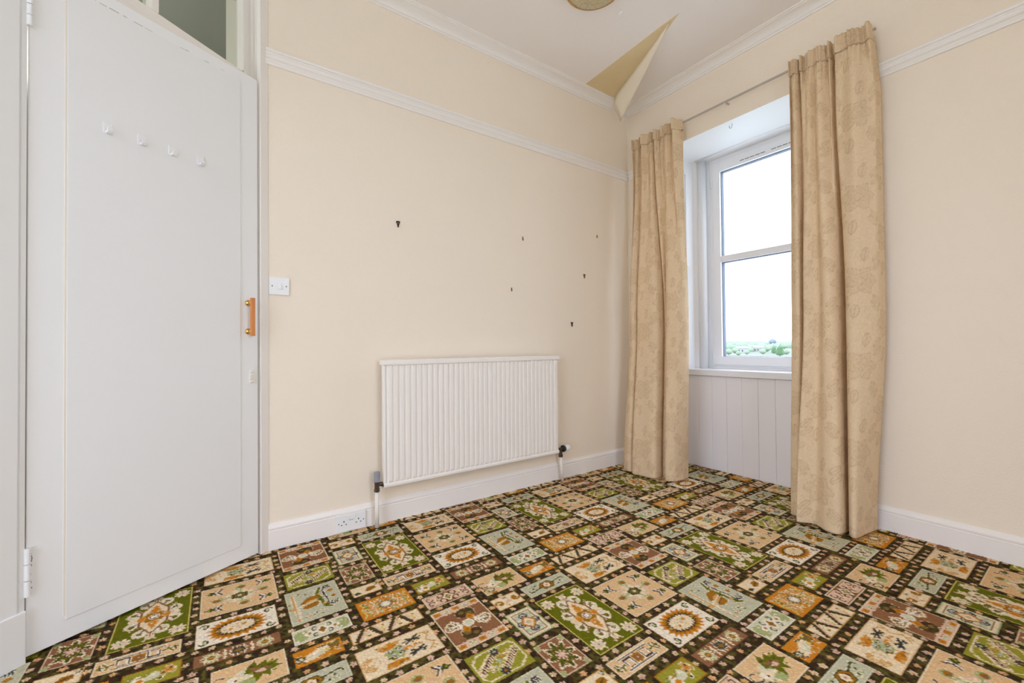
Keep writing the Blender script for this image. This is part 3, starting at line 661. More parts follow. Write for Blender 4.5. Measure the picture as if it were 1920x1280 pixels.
def T_LG():
    t = Fld(.130, .172, 'lim', 'lim', sc=1.00); t.line([(-.55, -.86), (.75, -.86), (.90, -.55), (.90, .45), (.5, .86), (-.70, .86), (-.90, .55), (-.90, -.45), (-.55, -.86)], 'crm', 3)
    for (h0, v0, s) in ((-.42, -.10, 1), (.42, .12, -1)):
        for k in range(9):
            u = (k-4)/4.0; h = h0 + u*.36; v = v0 - u*.38*1.0
            t.line([(h-.05, v-.20), (h, v), (h-.05, v+.2)], 'crm', 5); 
        for k in range(9):
            u = (k-4)/4.0; h = h0 + u*.34; v = v0 - u*.36; t.line([(h, v-.13), (h+.03, v+.10)], 'dbr' if k % 2 else 'brn', 4)
    t.star(.06, -.62, 17, 8, 'nav', .35); t.ell(.06, -.62, 5, 5, 'pgr'); t.star(-.06, .66, 17, 8, 'nav', .35); t.ell(-.06, .66, 5, 5, 'och')
    t.fleck(10, ['crm', 'tan', 'orn'], .05, .5, -.4, -.1, 3, 5); t.fleck(10, ['crm', 'tan', 'pgr'], -.5, -.05, .15, .5, 3, 5); t.ell(0, 0, 10, 9, 'pgr'); t.ell(0, 0, 4, 4, 'gry'); return t
def T_BB():
    t = Fld(.223, .183, 'brn', 'crm', 3)
    for sv in (-1, 1):
        t.poly([(-.97, sv*.72), (.97, sv*.72), (.97, sv*.97), (-.97, sv*.97)], 'pnk')
        for k in range(5):
            h = -.78 + k*.39; c = 'orn' if k % 2 == 0 else 'mnt'; t.poly([(h-.14, sv*.76), (h+.14, sv*.76), (h+.14, sv*.93), (h-.14, sv*.93)], c); t.line([(h-.1, sv*.80), (h+.1, sv*.80)], 'brn', 2.4); t.ell(h, sv*.86, 5, 4, 'och' if c == 'orn' else 'pgr')
    t.ell(.15, -.48, 34, 25, 'dbr', 'r'); t.ell(.28, -.40, 12, 10, 'mid', 'r'); t.ell(.02, -.52, 10, 8, 'mid', 'r'); t.line([(-.1, -.62), (.45, -.62), (.45, -.3)], 'olv', 5, 'r')
    t.line([(-.92, -.02), (-.78, -.22), (-.5, -.30), (-.3, -.10)], 'crm', 3.4, 'r'); t.line([(-.92, -.02), (-.80, .10), (-.5, .10), (-.3, .02)], 'crm', 3.4, 'r'); t.poly([(-.82, -.05), (-.6, -.2), (-.42, -.15), (-.5, .04), (-.72, .06)], 'mid', 'r')
    t.line([(-.66, -.06), (-.3, .0)], 'wht', 7, 'r'); t.line([(-.55, -.24), (-.45, .12)], 'wht', 4, 'r'); t.line([(-.4, -.2), (-.36, .16)], 'wht', 4, 'r'); t.scroll(-.70, -.05, 9, 'wht', 0, 4.5, 3, 'r')
    t.poly([(-.24, 0), (-.12, -.17), (.14, -.17), (.24, 0), (.12, .17), (-.14, .17)], 'wht'); t.poly([(-.18, 0), (-.08, -.12), (.1, -.12), (.18, 0), (.08, .12), (-.1, .12)], 'mnt')
    t.dia(-.22, .25, 17, 17, 'orn', 'r'); t.dia(-.22, .25, 9, 9, 'och', 'r'); return t
def T_ZZ():
    t = Fld(.063, .239, 'crm', 'tan', 3); 
    for k in range(4):
        h = -.75 + k*.44; s = 1 if k % 2 == 0 else -1
        t.line([(h-.10*s-.02, .75), (h+.12*s+.02, -.75)] , 'dgr', 12); t.line([(h-.10*s+.07, .75), (h+.12*s+.11, -.75)], 'pnk', 7); 
        for j in range(5): t.ell(h-.10*s+.22*s*j/4-.03, .7-1.4*j/4, 8, 4, 'dbr')
        t.scroll(h+.22, .1*s, 10, 'yel', 1, 4.2, 3.4); t.ell(h+.22, .45*s, 5, 5, 'och'); t.ell(h+.20, -.4*s, 4, 4, 'tan')
    return t
def T_DP():
    t = Fld(.132, .240, 'crm', 'pea', 3, sc=1.08); 
    for r in (34, 27, 20, 13): t.scroll(-.70, .05, r, 'tan', 1.3, 3.9, 2.6, '', .95)
    t.fleck(14, ['tan', 'pea'], -.9, -.5, -.4, .5, 2, 3.5)
    t.poly([(-.45, -.50), (-.2, -.72), (.1, -.66), (-.05, -.36), (-.35, -.30)], 'orn'); t.poly([(-.4, .5), (-.1, .45), (.12, .62), (-.2, .82), (-.45, .75)], 'orn'); t.fleck(10, ['och', 'tan'], -.45, .1, -.7, -.45, 4, 7); t.fleck(10, ['och', 'tan'], -.45, .1, .5, .78, 4, 7)
    t.poly([(-.35, -.15), (.05, -.42), (.14, .0), (.02, .42), (-.3, .25)], 'pgr'); t.fleck(16, ['dgr', 'grn', 'mnt', 'gry'], -.32, .1, -.3, .35, 4, 7)
    for (h, v) in ((-.2, -.12), (.0, -.22), (-.18, .22), (.03, .12)): t.ell(h, v, 8, 5, 'nav'); t.ell(h, v, 4, 2.4, 'crm')
    for (h, v) in ((.36, -.40), (.36, .42)):
        t.line([(h-.16, v+.16), (h+.18, v-.20)], 'nav', 6); t.line([(h-.12, v-.14), (h+.16, v+.12)], 'dgr', 6); t.line([(h-.2, v), (h+.2, v)], 'nav', 5); t.fleck(6, ['gry', 'nav'], h-.15, h+.15, v-.2, v+.2, 2.4, 4)
    t.fleck(7, ['orn', 'tan'], .1, .5, -.1, .12, 4, 7); t.line([(.62, -.6), (.78, -.4), (.66, -.05), (.80, .3), (.64, .62)], 'tan', 3.6); t.scroll(.74, -.5, 9, 'tan', 0, 4, 3); t.scroll(.76, .55, 9, 'tan', 2, 4, 3); return t
def T_CW():
    t = Fld(.071, .112, 'crm', 'tan', 2.4, sc=1.18); t.scroll(-.5, .1, 15, 'och', 3.4, 4.6, 7); t.scroll(.55, -.15, 14, 'och', .3, 4.6, 7); t.ell(-.5, .1, 5, 5, 'mid'); t.ell(.55, -.15, 5, 5, 'mid'); t.poly([(-.2, .5), (.0, -.2), (.2, -.1), (.15, .55)], 'pnk'); t.ell(0, -.55, 9, 6, 'blu'); t.ell(-.02, -.55, 5, 3, 'nav'); t.ell(.05, .4, 8, 7, 'wht'); t.ell(-.1, .55, 5, 4, 'tan'); return t
def T_BL():
    t = Fld(.076, .207, 'blu', 'mnt', 2.4); t.line([(-.78, .38), (-.30, .10), (.30, -.10), (.78, -.38), (.84, -.05)], 'dgr', 4.4); t.line([(-.78, .38), (-.84, .05)], 'dgr', 4.4); t.line([(-.5, -.55), (-.2, -.45)], 'pgr', 4, 'r'); t.scroll(.6, .4, 9, 'pgr', 0, 4, 3, 'r'); t.ell(.45, .45, 4, 4, 'nav', 'r'); t.ell(-.6, -.1, 4, 4, 'dgr', 'r')
    t.poly([(-.36, 0), (-.20, -.58), (.20, -.58), (.36, 0), (.20, .58), (-.20, .58)], 'dgr'); t.poly([(-.31, 0), (-.17, -.48), (.17, -.48), (.31, 0), (.17, .48), (-.17, .48)], 'och'); t.poly([(-.22, 0), (-.13, -.36), (.13, -.36), (.22, 0), (.13, .36), (-.13, .36)], 'dbr'); t.star(0, 0, 16, 6, 'crm', .2); t.ell(0, 0, 7, 7, 'pnk'); t.ell(0, 0, 3, 3, 'brn'); return t

# one repeat of the pattern: builder, x0, x1, y0, y1
REP = [(T_G, 1.051, 1.375, -1.817, -1.611), (T_P, 1.109, 1.323, -1.582, -1.342), (T_W, 1.355, 1.492, -1.591, -1.359), (T_B, 1.310, 1.538, -1.325, -1.146),
       (T_M, 1.567, 1.645, -1.331, -1.153), (T_R1, 1.528, 1.594, -1.594, -1.360), (T_C1, 1.407, 1.480, -1.830, -1.624), (T_LS, 1.052, 1.198, -1.950, -1.845),
       (T_BR, 1.231, 1.375, -1.962, -1.852), (T_LG, 1.149, 1.279, -2.160, -1.988), (T_BB, 0.892, 1.115, -2.157, -1.974), (T_CW, 0.948, 1.019, -1.946, -1.834),
       (T_BL, 0.948, 1.024, -1.809, -1.602), (T_T, 0.786, 0.912, -1.934, -1.746), (T_K, 0.788, 0.863, -2.146, -1.964), (T_DP, 0.930, 1.062, -2.424, -2.184),
       (T_ZZ, 0.829, 0.892, -2.415, -2.176), (T_O, 0.821, 0.897, -2.579, -2.442), (T_Y, 0.673, 0.758, -2.143, -2.008), (T_OM, 0.673, 0.794, -2.357, -2.171), (T_Ws, 0.565, 0.635, -2.348, -2.239)]
LA, LB = (0.010, 0.850), (0.847, 0.387)
CX0, CX1, CY0, CY1 = 0.0, 2.66, -3.60, 0.306
NXc = int((CX1-CX0)/PITCH_C); NYc = int((CY1-CY0)/PITCH_C)
img = np.empty((NXc, NYc, 3))
# dark mottled ground
def vnoise(n0, n1, cell, r):
    g = r.random((n0//cell+3, n1//cell+3)); ii, jj = np.meshgrid(np.arange(n0)/cell, np.arange(n1)/cell, indexing='ij'); i = ii.astype(int); j = jj.astype(int); fi = ii-i; fj = jj-j
    fi = fi*fi*(3-2*fi); fj = fj*fj*(3-2*fj)
    return g[i, j]*(1-fi)*(1-fj)+g[i+1, j]*fi*(1-fj)+g[i, j+1]*(1-fi)*fj+g[i+1, j+1]*fi*fj
nz = vnoise(NXc, NYc, 3, rng)
img[:] = K['dark']; img[nz > 0.55] = K['olv']; img[nz > 0.80] = (96, 88, 40); img[nz < 0.17] = (46, 32, 20)
nz2 = vnoise(NXc, NYc, 2, rng); img[nz2 > 0.86] = (84, 52, 26)
def outlined(t, f):
    key = {T_G: ('crm', .18), T_P: ('crm', .45), T_LG: ('crm', .5), T_BR: ('crm', .5), T_BB: ('crm', .35), T_T: ('crm', .5), T_O: ('crm', .45), T_OM: ('crm', .25), T_R1: ('crm', .4), T_B: ('wht', .4), T_BL: ('wht', .35), T_Y: ('crm', .4), T_DP: ('tan', .3), T_C1: ('wht', .45), T_CW: ('tan', .3), T_M: ('wht', .3)}.get(f)
    if key is None: return t
    base = t.a[int(t.nx*.5), 1+int(t.ny*.02)] if t.edge is None else None
    cols, cnt = np.unique(t.a.reshape(-1, 3), axis=0, return_counts=True); base = cols[np.argmax(cnt)]
    isb = (np.abs(t.a-base).sum(-1) < 1); nb = np.zeros_like(isb)
    nb[1:] |= ~isb[:-1]; nb[:-1] |= ~isb[1:]; nb[:, 1:] |= ~isb[:, :-1]; nb[:, :-1] |= ~isb[:, 1:]
    inner = np.zeros_like(isb); inner[2:-2, 2:-2] = True
    m = isb & nb & inner & (rng.random(isb.shape) < key[1]); t.a[m] = K[key[0]]
    return t
tiles = [(outlined(f(), f), a, b, c, d) for f, a, b, c, d in REP]
inst = []
for i in range(-5, 6):
    for j in range(-4, 5):
        dx = i*LA[0]+j*LB[0]-0.003; dy = i*LA[1]+j*LB[1]+0.001
        for (t, a, b, c, d) in tiles:
            if b+dx < CX0 or a+dx > CX1 or d+dy < CY0 or c+dy > CY1: continue
            inst.append((t, a+dx, b+dx, c+dy, d+dy))
# small blossoms strung along the dark ground
FLO = []
def put_flower(x, y):
    for q in FLO:
        if (q[0]-x)**2+(q[1]-y)**2 < 0.030**2: return
    for (t, a, b, c, d) in inst:
        if a-0.006 < x < b+0.006 and c-0.006 < y < d+0.006: return
    FLO.append((x + rng.normal(0, .002), y + rng.normal(0, .002)))
for (t, a, b, c, d) in inst:
    for n, L in ((0, d-c), (1, b-a)):
        k = max(2, int(round(L/0.046)))
        for s in range(k+1):
            u = s/k
            if n == 0:
                y = c + u*(d-c); put_flower(a-0.0155, y); put_flower(b+0.0155, y)
            else:
                x = a + u*(b-a); put_flower(x, c-0.0155); put_flower(x, d+0.0155)
PET = [(222, 192, 172), (226, 200, 168), (214, 184, 166), (222, 176, 132)]
CEN = [(206, 150, 82), (214, 180, 96), (190, 120, 60)]
for (x, y) in FLO:
    i = int((x-CX0)/PITCH_C); j = int((y-CY0)/PITCH_C); pc = np.array(PET[rng.integers(4)]); rot = rng.uniform(0, 1.2); rr = rng.uniform(2.7, 3.5)
    for di in range(-4, 5):
        for dj in range(-4, 5):
            if not (0 <= i+di < NXc and 0 <= j+dj < NYc): continue
            d = math.hypot(di, dj); th = math.atan2(di, dj)
            if d <= rr*(0.82+0.18*math.cos(5*th+rot*5)): img[i+di, j+dj] = pc*rng.uniform(0.9, 1.04)
    if 0 <= i < NXc-1 and 0 <= j < NYc-1: img[i:i+2, j] = CEN[rng.integers(3)]
for (t, a, b, c, d) in inst:
    i0 = int(round((a-CX0)/PITCH_C)); j0 = int(round((c-CY0)/PITCH_C)); n0, n1 = t.a.shape[:2]
    s0, s1 = max(0, -i0), max(0, -j0); e0, e1 = min(n0, NXc-i0), min(n1, NYc-j0)
    if e0 <= s0 or e1 <= s1: continue
    img[i0+s0:i0+e0, j0+s1:j0+e1] = t.a[s0:e0, s1:e1]
# soften each tuft a little differently and build the pile
img = np.clip(img*(1+rng.normal(0, 0.045, (NXc, NYc, 1))), 0, 255)
colr = lin(img)*CARPET_GAIN
xs = CX0 + (np.arange(NXc)+0.5)*PITCH_C; ys = CY0 + (np.arange(NYc)+0.5)*PITCH_C
XX, YY = np.meshgrid(xs, ys, indexing='ij')
lo_f = vnoise(NXc, NYc, 40, rng)
ZZ = 0.0105 + rng.normal(0, 0.0006, XX.shape) + 0.0012*lo_f
XX = XX + rng.normal(0, 0.0003, XX.shape); YY = YY + rng.normal(0, 0.0003, YY.shape)
XX = XX - 0.085*np.clip(-2.65-YY, 0, 0.7)                 # the pattern runs a little askew where the carpet was stretched to the door
cxm = XX.copy(); cym = 0*xs[:, None] + ys[None, :]
dwall = (cxm-D0.x)*FN.x + (cym-D0.y)*FN.y
reveal = (cym < 0.303) & (cxm > 0.225+0.30*np.clip(cym, 0, 1)) & (cxm < 1.445-0.30*np.clip(cym, 0, 1))
keep = (cxm > 0.0145) & (((cym < -0.0145) & (dwall > 0.004)) | ((cym >= -0.0145) & reveal))
keep |= (cym < -2.58) & (dwall > -0.11) & (cxm > 0.0) & ((cxm-D0.x)*FD.x+(cym-D0.y)*FD.y > 0.0) & ((cxm-D0.x)*FD.x+(cym-D0.y)*FD.y < 0.735)
idx = np.full((NXc, NYc), -1, np.int64)
idx[keep] = np.arange(keep.sum())
q = keep[:-1, :-1] & keep[1:, :-1] & keep[1:, 1:] & keep[:-1, 1:]
fa = np.stack([idx[:-1, :-1][q], idx[1:, :-1][q], idx[1:, 1:][q], idx[:-1, 1:][q]], -1).astype(np.int32)
vco = np.stack([XX[keep], YY[keep], ZZ[keep]], -1).astype(np.float32)
me = bpy.data.meshes.new('carpet'); nv, nf = len(vco), len(fa)
me.vertices.add(nv); me.vertices.foreach_set('co', vco.ravel())
me.loops.add(nf*4); me.loops.foreach_set('vertex_index', fa.ravel())
me.polygons.add(nf); me.polygons.foreach_set('loop_start', np.arange(0, nf*4, 4, dtype=np.int32)); me.polygons.foreach_set('loop_total', np.full(nf, 4, np.int32))
me.update(calc_edges=True)
at = me.attributes.new('pile_colour', 'FLOAT_COLOR', 'POINT')
at.data.foreach_set('color', np.concatenate([colr[keep], np.ones((nv, 1))], 1).astype(np.float32).ravel())
me.materials.append(MATS['carpet_pile'])
carpet = bpy.data.objects.new('carpet', me); C.objects.link(carpet)
tag(carpet, 'fitted patterned carpet of green, orange, cream and blue rug-like patches on dark brown', 'carpet')

# ================================================================== THE DOOR
door = tag(empty('door_1'), kind='structure')
def dhex(bm, a0, a1, n0, n1, z0, z1):
    return hexa(bm, [Dp(a0, n0, z0), Dp(a1, n0, z0), Dp(a1, n1, z0), Dp(a0, n1, z0), Dp(a0, n0, z1), Dp(a1, n0, z1), Dp(a1, n1, z1), Dp(a0, n1, z1)])
bm = BM(); dhex(bm, 0.001, 0.716, -0.040, 0.0, 0.022, 2.187); obj('leaf', bm, 'door_white', door, bevel=0.002)
bm = BM(); dhex(bm, 0.087, 0.637, -0.002, 0.0035, 0.087, 2.143); obj('panel', bm, 'door_panel_white', door, bevel=0.0012)
bm = BM(); dhex(bm, 0.0815, 0.0868, -0.001, 0.0022, 0.10, 2.143); obj('panel_seam', bm, 'seam_tan', door)
bm = BM(); a = 0.14
while a < 0.60:
    L = random.uniform(0.008, 0.03)
    if random.random() < 0.75: dhex(bm, a, a+L, -0.001, 0.0006, 2.1442+random.uniform(0, 0.002), 2.1465+random.uniform(0, 0.002))
    a += L + random.uniform(0.002, 0.02)
tag(obj('paint_crack', bm, 'crack_grey', door), 'cracked paint line along the top of the panel')
# handle
h = obj('handle', (lambda b: dhex(b, 0.664, 0.681, 0.026, 0.039, 1.008, 1.178))(BM()), 'handle_wood', door, bevel=0.002); tag(h, 'orange wooden bar handle')
for z in (1.156, 1.029):
    bm = BM(); o = Dp(0.672, 0.0, z)
    lathe(bm, [(0.0135, -0.001), (0.0135, 0.003), (0.011, 0.006), (0.0065, 0.009), (0.006, 0.016), (0.009, 0.021), (0.009, 0.027)], DN, o, 20)
    obj('handle_mount', bm, 'brass', h, smooth=True)
bm = BM(); dhex(bm, 0.632, 0.641, -0.001, 0.0006, 1.005, 1.172); tag(obj('stain', bm, 'stain_cream', door), 'pale yellow mark left by an old handle')
# small white catch below the handle
bm = BM(); dhex(bm, 0.676, 0.694, -0.001, 0.005, 0.797, 0.859)
for k in range(4): dhex(bm, 0.677, 0.693, 0.005, 0.011 - 0.001*(k % 2), 0.801+0.0145*k, 0.811+0.0145*k)
obj('catch', bm, 'plastic_ivory', door, bevel=0.0015)
# hinges
for (z0, z1, sc) in ((1.951, 2.052, False), (0.205, 0.352, True)):
    hg = None
    bm = BM()
    n = 3
    for k in range(n):
        a0 = z0 + (z1-z0)*k/n + 0.0012; a1 = z0 + (z1-z0)*(k+1)/n - 0.0012
        tube(bm, [Dp(0.002, 0.006, a0), Dp(0.002, 0.006, a1)], 0.0075, 14)
    dhex(bm, 0.004, 0.016, -0.001, 0.0012, z0, z1)
    hg = obj('hinge', bm, 'door_white', door, smooth=False)
    if sc:
        bm = BM()
        for k in range(26):
            zz = z0 + random.random()*(z1-z0)*0.9; aa = random.uniform(0.004, 0.012); s = random.uniform(0.001, 0.0028)
            dhex(bm, aa, aa+s, 0.0008, 0.0019, zz, zz+s*random.uniform(1, 4))
        obj('chipped_paint', bm, 'scuff', hg)

# ================================================================== THINGS
# four stick-on hooks on the door
HL = ['leftmost of the four white stick-on hooks on the door', 'second from the left of the four white stick-on hooks on the door', 'third from the left of the four white stick-on hooks on the door', 'rightmost of the four white stick-on hooks on the door']
for i, a in enumerate((0.187, 0.283, 0.379, 0.477)):
    t = thing('adhesive_hook', HL[i], 'hook', 'stick-on hooks on the door')
    bm = BM(); dhex(bm, a-0.013, a+0.013, 0.0034, 0.0065, 1.700, 1.738); obj('base_plate', bm, 'plastic_white', t, bevel=0.003)
    bm = BM()
    prof = [(0.006, 1.700), (0.022, 1.700), (0.026, 1.706), (0.026, 1.718), (0.022, 1.718), (0.021, 1.708), (0.006, 1.707)]
    A = [bm.verts.new(Dp(a-0.008, n, z)) for n, z in prof]; B = [bm.verts.new(Dp(a+0.008, n, z)) for n, z in prof]
    bm.faces.new(A[::-1]); bm.faces.new(B)
    for k in range(len(prof)): bm.faces.new((A[k], A[(k+1) % 7], B[(k+1) % 7], B[k]))
    obj('peg', bm, 'plastic_white', t, bevel=0.0015)

# light switch
t = thing('light_switch', 'square white plastic light switch beside the door', 'switch')
bm = BM(); box(bm, -0.0005, 0.009, -2.569, -2.484, 1.206, 1.289); obj('face_plate', bm, 'plastic_white', t, bevel=0.002)
bm = BM(); hexa(bm, [(0.0085, -2.534, 1.233), (0.0165, -2.534, 1.233), (0.0165, -2.517, 1.233), (0.0085, -2.517, 1.233), (0.0085, -2.534, 1.259), (0.0105, -2.534, 1.259), (0.0105, -2.517, 1.259), (0.0085, -2.517, 1.259)]); obj('rocker', bm, 'plastic_white', t, bevel=0.001)
for y in (-2.556, -2.497):
    bm = BM(); lathe(bm, [(0.0028, 0.0), (0.0028, 0.0006), (0.0012, 0.0009)], (1, 0, 0), (0.009, y, 1.2475), 12); obj('screw', bm, 'screw_dark', t)

# double socket on the skirting
t = thing('wall_socket', 'white double plug socket set low on the skirting board', 'socket')
y0, y1, z0, z1 = -2.279, -2.134, 0.018, 0.105
bm = BM(); box(bm, 0.0155, 0.026, y0, y1, z0, z1); obj('face_plate', bm, 'plastic_white', t, bevel=0.002)
yc = (y0+y1)/2; zc = (z0+z1)/2
for s in (-1, 1):
    bm = BM(); box(bm, 0.0255, 0.0285, yc + s*0.012 - 0.009, yc + s*0.012 + 0.009, zc+0.018, zc+0.036); obj('rocker', bm, 'plastic_white', t, bevel=0.001)
    bm = BM(); c = yc + s*0.036
    box(bm, 0.0256, 0.0264, c-0.0022, c+0.0022, zc+0.004, zc+0.012)
    for q in (-0.011, 0.011): box(bm, 0.0256, 0.0264, c+q-0.0032, c+q+0.0032, zc-0.010, zc-0.006)
    obj('pin_holes', bm, 'hole_dark', t)
    bm = BM(); lathe(bm, [(0.0027, 0.0), (0.0027, 0.0005), (0.001, 0.0008)], (1, 0, 0), (0.026, yc + s*0.061, zc), 12); obj('screw', bm, 'hole_dark', t)
bm = BM(); box(bm, 0.0257, 0.0262, yc-0.012, yc+0.012, zc+0.010, zc+0.0125); obj('rating_mark', bm, 'valve_grey', t)

# radiator
t = thing('radiator', 'white single panel radiator with vertical flutes on the cream wall', 'radiator')
ry0, ry1, rz0, rz1 = -2.056, -0.850, 0.217, 0.886
bm = BM()
def fl_profile():
    pts = []; n = 36; p = (ry1-ry0-0.03)/n; y = ry0+0.015
    for k in range(n):
        pts += [(y, 0.0825), (y+0.22*p, 0.0825), (y+0.36*p, 0.0905), (y+0.86*p, 0.0905)]; y += p
    pts.append((y, 0.0825)); return pts
P = fl_profile(); fz0, fz1 = rz0+0.030, rz1-0.030
rows = []
for z, k in ((fz0-0.012, 0.0), (fz0+0.006, 1.0), (fz1-0.006, 1.0), (fz1+0.012, 0.0)):
    rows.append([bm.verts.new((0.0825 + (x-0.0825)*k, y, z)) for y, x in P])
for r in range(3):
    for i in range(len(P)-1): bm.faces.new((rows[r][i], rows[r][i+1], rows[r+1][i+1], rows[r+1][i]))
obj('fluted_panel', bm, 'radiator_white', t)
bm = BM(); box(bm, 0.052, 0.0826, ry0, ry0+0.0155, rz0, rz1-0.02); box(bm, 0.052, 0.0826, ry1-0.0155, ry1, rz0, rz1-0.02); box(bm, 0.045, 0.075, ry0+0.01, ry1-0.01, rz0+0.01, rz1-0.03); obj('side_rim', bm, 'radiator_white', t, bevel=0.004)
bm = BM(); sweep(bm, [(0.055, rz0), (0.084, rz0), (0.089, rz0+0.005), (0.090, rz0+0.016), (0.086, rz0+0.021), (0.0825, rz0+0.022), (0.055, rz0+0.022)], lambda q, d, z: (d, ry0 if q == 0 else ry1, z)); obj('bottom_rim', bm, 'radiator_white', t)
bm = BM(); sweep(bm, [(0.030, rz1-0.028), (0.030, rz1-0.003), (0.034, rz1), (0.092, rz1), (0.0965, rz1-0.004), (0.0965, rz1-0.026), (0.0925, rz1-0.028)], lambda q, d, z: (d, ry0-0.004 if q == 0 else ry1+0.003, z)); obj('top_grille', bm, 'radiator_white', t, bevel=0.0015)
for y in (-1.85, -1.05):
    bm = BM(); box(bm, 0.0012, 0.048, y-0.02, y+0.02, 0.35, 0.80); obj('wall_bracket', bm, 'radiator_white', t)
# left valve with grey cap
bm = BM(); tube(bm, [(0.062, ry0+0.004, 0.236), (0.062, -2.078, 0.236)], 0.010, 14); tube(bm, [(0.062, ry0-0.004, 0.236), (0.062, ry0-0.010, 0.236)], 0.0135, 6); tube(bm, [(0.062, -2.086, 0.208), (0.062, -2.086, 0.256)], 0.0125, 14); tube(bm, [(0.062, -2.086, 0.200), (0.062, -2.086, 0.214)], 0.015, 6)
obj('valve_body', bm, 'valve_metal', t)
bm = BM(); lathe(bm, [(0.0155, 0.252), (0.0165, 0.258), (0.0165, 0.298), (0.014, 0.303), (0.004, 0.304)], (0, 0, 1), (0.062, -2.086, 0), 18); obj('valve_cap', bm, 'valve_grey', t)
bm = BM(); tube(bm, [(0.062, -2.086, 0.0150), (0.062, -2.086, 0.204)], 0.0105, 16); obj('pipe', bm, 'pipe_white', t, smooth=True)
# right thermostatic valve
bm = BM(); tube(bm, [(0.062, ry1-0.004, 0.236), (0.062, -0.800, 0.236)], 0.0115, 14); tube(bm, [(0.062, ry1+0.005, 0.236), (0.062, ry1+0.014, 0.236)], 0.015, 6); tube(bm, [(0.062, -0.815, 0.190), (0.062, -0.815, 0.238)], 0.012, 14); tube(bm, [(0.062, -0.815, 0.182), (0.062, -0.815, 0.200)], 0.0155, 6)
obj('valve_body', bm, 'valve_metal', t)
bm = BM(); lathe(bm, [(0.016, 0.0), (0.023, 0.004), (0.024, 0.016), (0.020, 0.024)], (0, 1, 0), (0.062, -0.802, 0.236), 20); obj('valve_collar', bm, 'valve_black', t)
bm = BM(); lathe(bm, [(0.018, 0.0), (0.0215, 0.006), (0.022, 0.030), (0.019, 0.040), (0.006, 0.042)], (0, 1, 0), (0.062, -0.779, 0.236), 20); obj('thermostat_head', bm, 'plastic_white', t)
bm = BM(); tube(bm, [(0.062, -0.815, 0.188), (0.060, -0.806, 0.10), (0.056, -0.795, 0.0150)], 0.0095, 16); obj('pipe', bm, 'pipe_white', t, smooth=True)

# picture hooks left on the wall
def wall_hook(y, z, s, m, label, style):
    t = thing('picture_hook', label, 'hook', 'picture hooks on the cream wall')
    bm = BM()
    if style == 'tri':
        for (p, q) in (((-1, 1), (1, 1)), ((-1, 1), (0, -0.55)), ((1, 1), (0, -0.55)), ((0, -0.4), (0, -1.0))):
            tube(bm, [(0.003, y+p[0]*s*0.6, z+p[1]*s), (0.003, y+q[0]*s*0.6, z+q[1]*s)], 0.0034 if style == 'tri' else 0.002, 8)
        obj('hanger_plate', bm, m, t)
        bm = BM(); tube(bm, [(0.002, y, z-s), (0.009, y, z-s*1.05), (0.010, y, z-s*0.55)], 0.0026, 8); obj('hook_tip', bm, m, t)
    else:
        box(bm, 0.0, 0.0025, y-s*0.28, y+s*0.28, z-s, z+s*0.9); obj('hanger_plate', bm, m, t)
        bm = BM(); tube(bm, [(0.002, y, z-s), (0.008, y, z-s*1.05), (0.009, y, z-s*0.4)], 0.0022, 8); obj('hook_tip', bm, m, t)
        bm = BM(); tube(bm, [(0.0, y, z+s*0.55), (0.007, y, z+s*0.7)], 0.0026, 8); obj('pin', bm, 'steel', t)
wall_hook(-1.943, 1.637, 0.0150, 'bronze_dark', 'dark triangular picture hook on the wall nearest the door', 'tri')
wall_hook(-1.079, 1.679, 0.0125, 'brass_dull', 'small picture hook above the radiator, highest of those over it', 'pin')
wall_hook(-0.368, 1.795, 0.0105, 'brass_dull', 'tiny picture hook highest on the wall nearest the curtain', 'pin')
wall_hook(-0.509, 1.473, 0.0130, 'brass_dull', 'brass triangular picture hook at middle height near the curtain', 'tri')
wall_hook(-1.175, 1.329, 0.0110, 'brass_dull', 'small picture hook above the radiator, the lower one', 'pin')
wall_hook(-0.640, 1.109, 0.0135, 'bronze_dark', 'dark triangular picture hook lowest on the wall, right of the radiator', 'tri')

# peeling paper hanging from the ceiling
def flap():
    T0 = Vector((0.80, -0.565, CEIL-0.002))
    edge = [Vector(p) for p in ((0.115, -0.270, CEIL-0.006), (0.092, -0.262, CEIL-0.045), (0.088, -0.262, 2.800), (0.090, -0.235, 2.765), (0.092, -0.212, 2.735), (0.097, -0.195, 2.694))]
    top = [Vector(p) for p in ((0.30, -0.22, CEIL-0.002), (0.27, -0.20, CEIL-0.006), (0.24, -0.19, CEIL-0.012), (0.20, -0.185, CEIL-0.03), (0.16, -0.18, CEIL-0.06), (0.100, -0.190, 2.696))]
    bm = BM(); rows = []
    n = 14
    for i in range(n+1):
        u = i/n; row = []
        for e in edge:
            p = T0.lerp(e, u); sag = 0.010*math.sin(math.pi*u); row.append(bm.verts.new(p - Vector((0, 0, sag*0.5))))
        rows.append(row)
    for i in range(n):
        for j in range(len(edge)-1):
            bm.faces.new((rows[i][j], rows[i+1][j], rows[i+1][j+1], rows[i][j+1]))
    bmesh.ops.remove_doubles(bm, verts=bm.verts, dist=1e-5)
    o = obj('paper_flap', bm, 'paper_flap', smooth=True); md = o.modifiers.new('thick', 'SOLIDIFY'); md.thickness = 0.0008
    tag(o, 'pointed cream flap of ceiling paper peeling down in the corner', 'peeling paper')
flap()

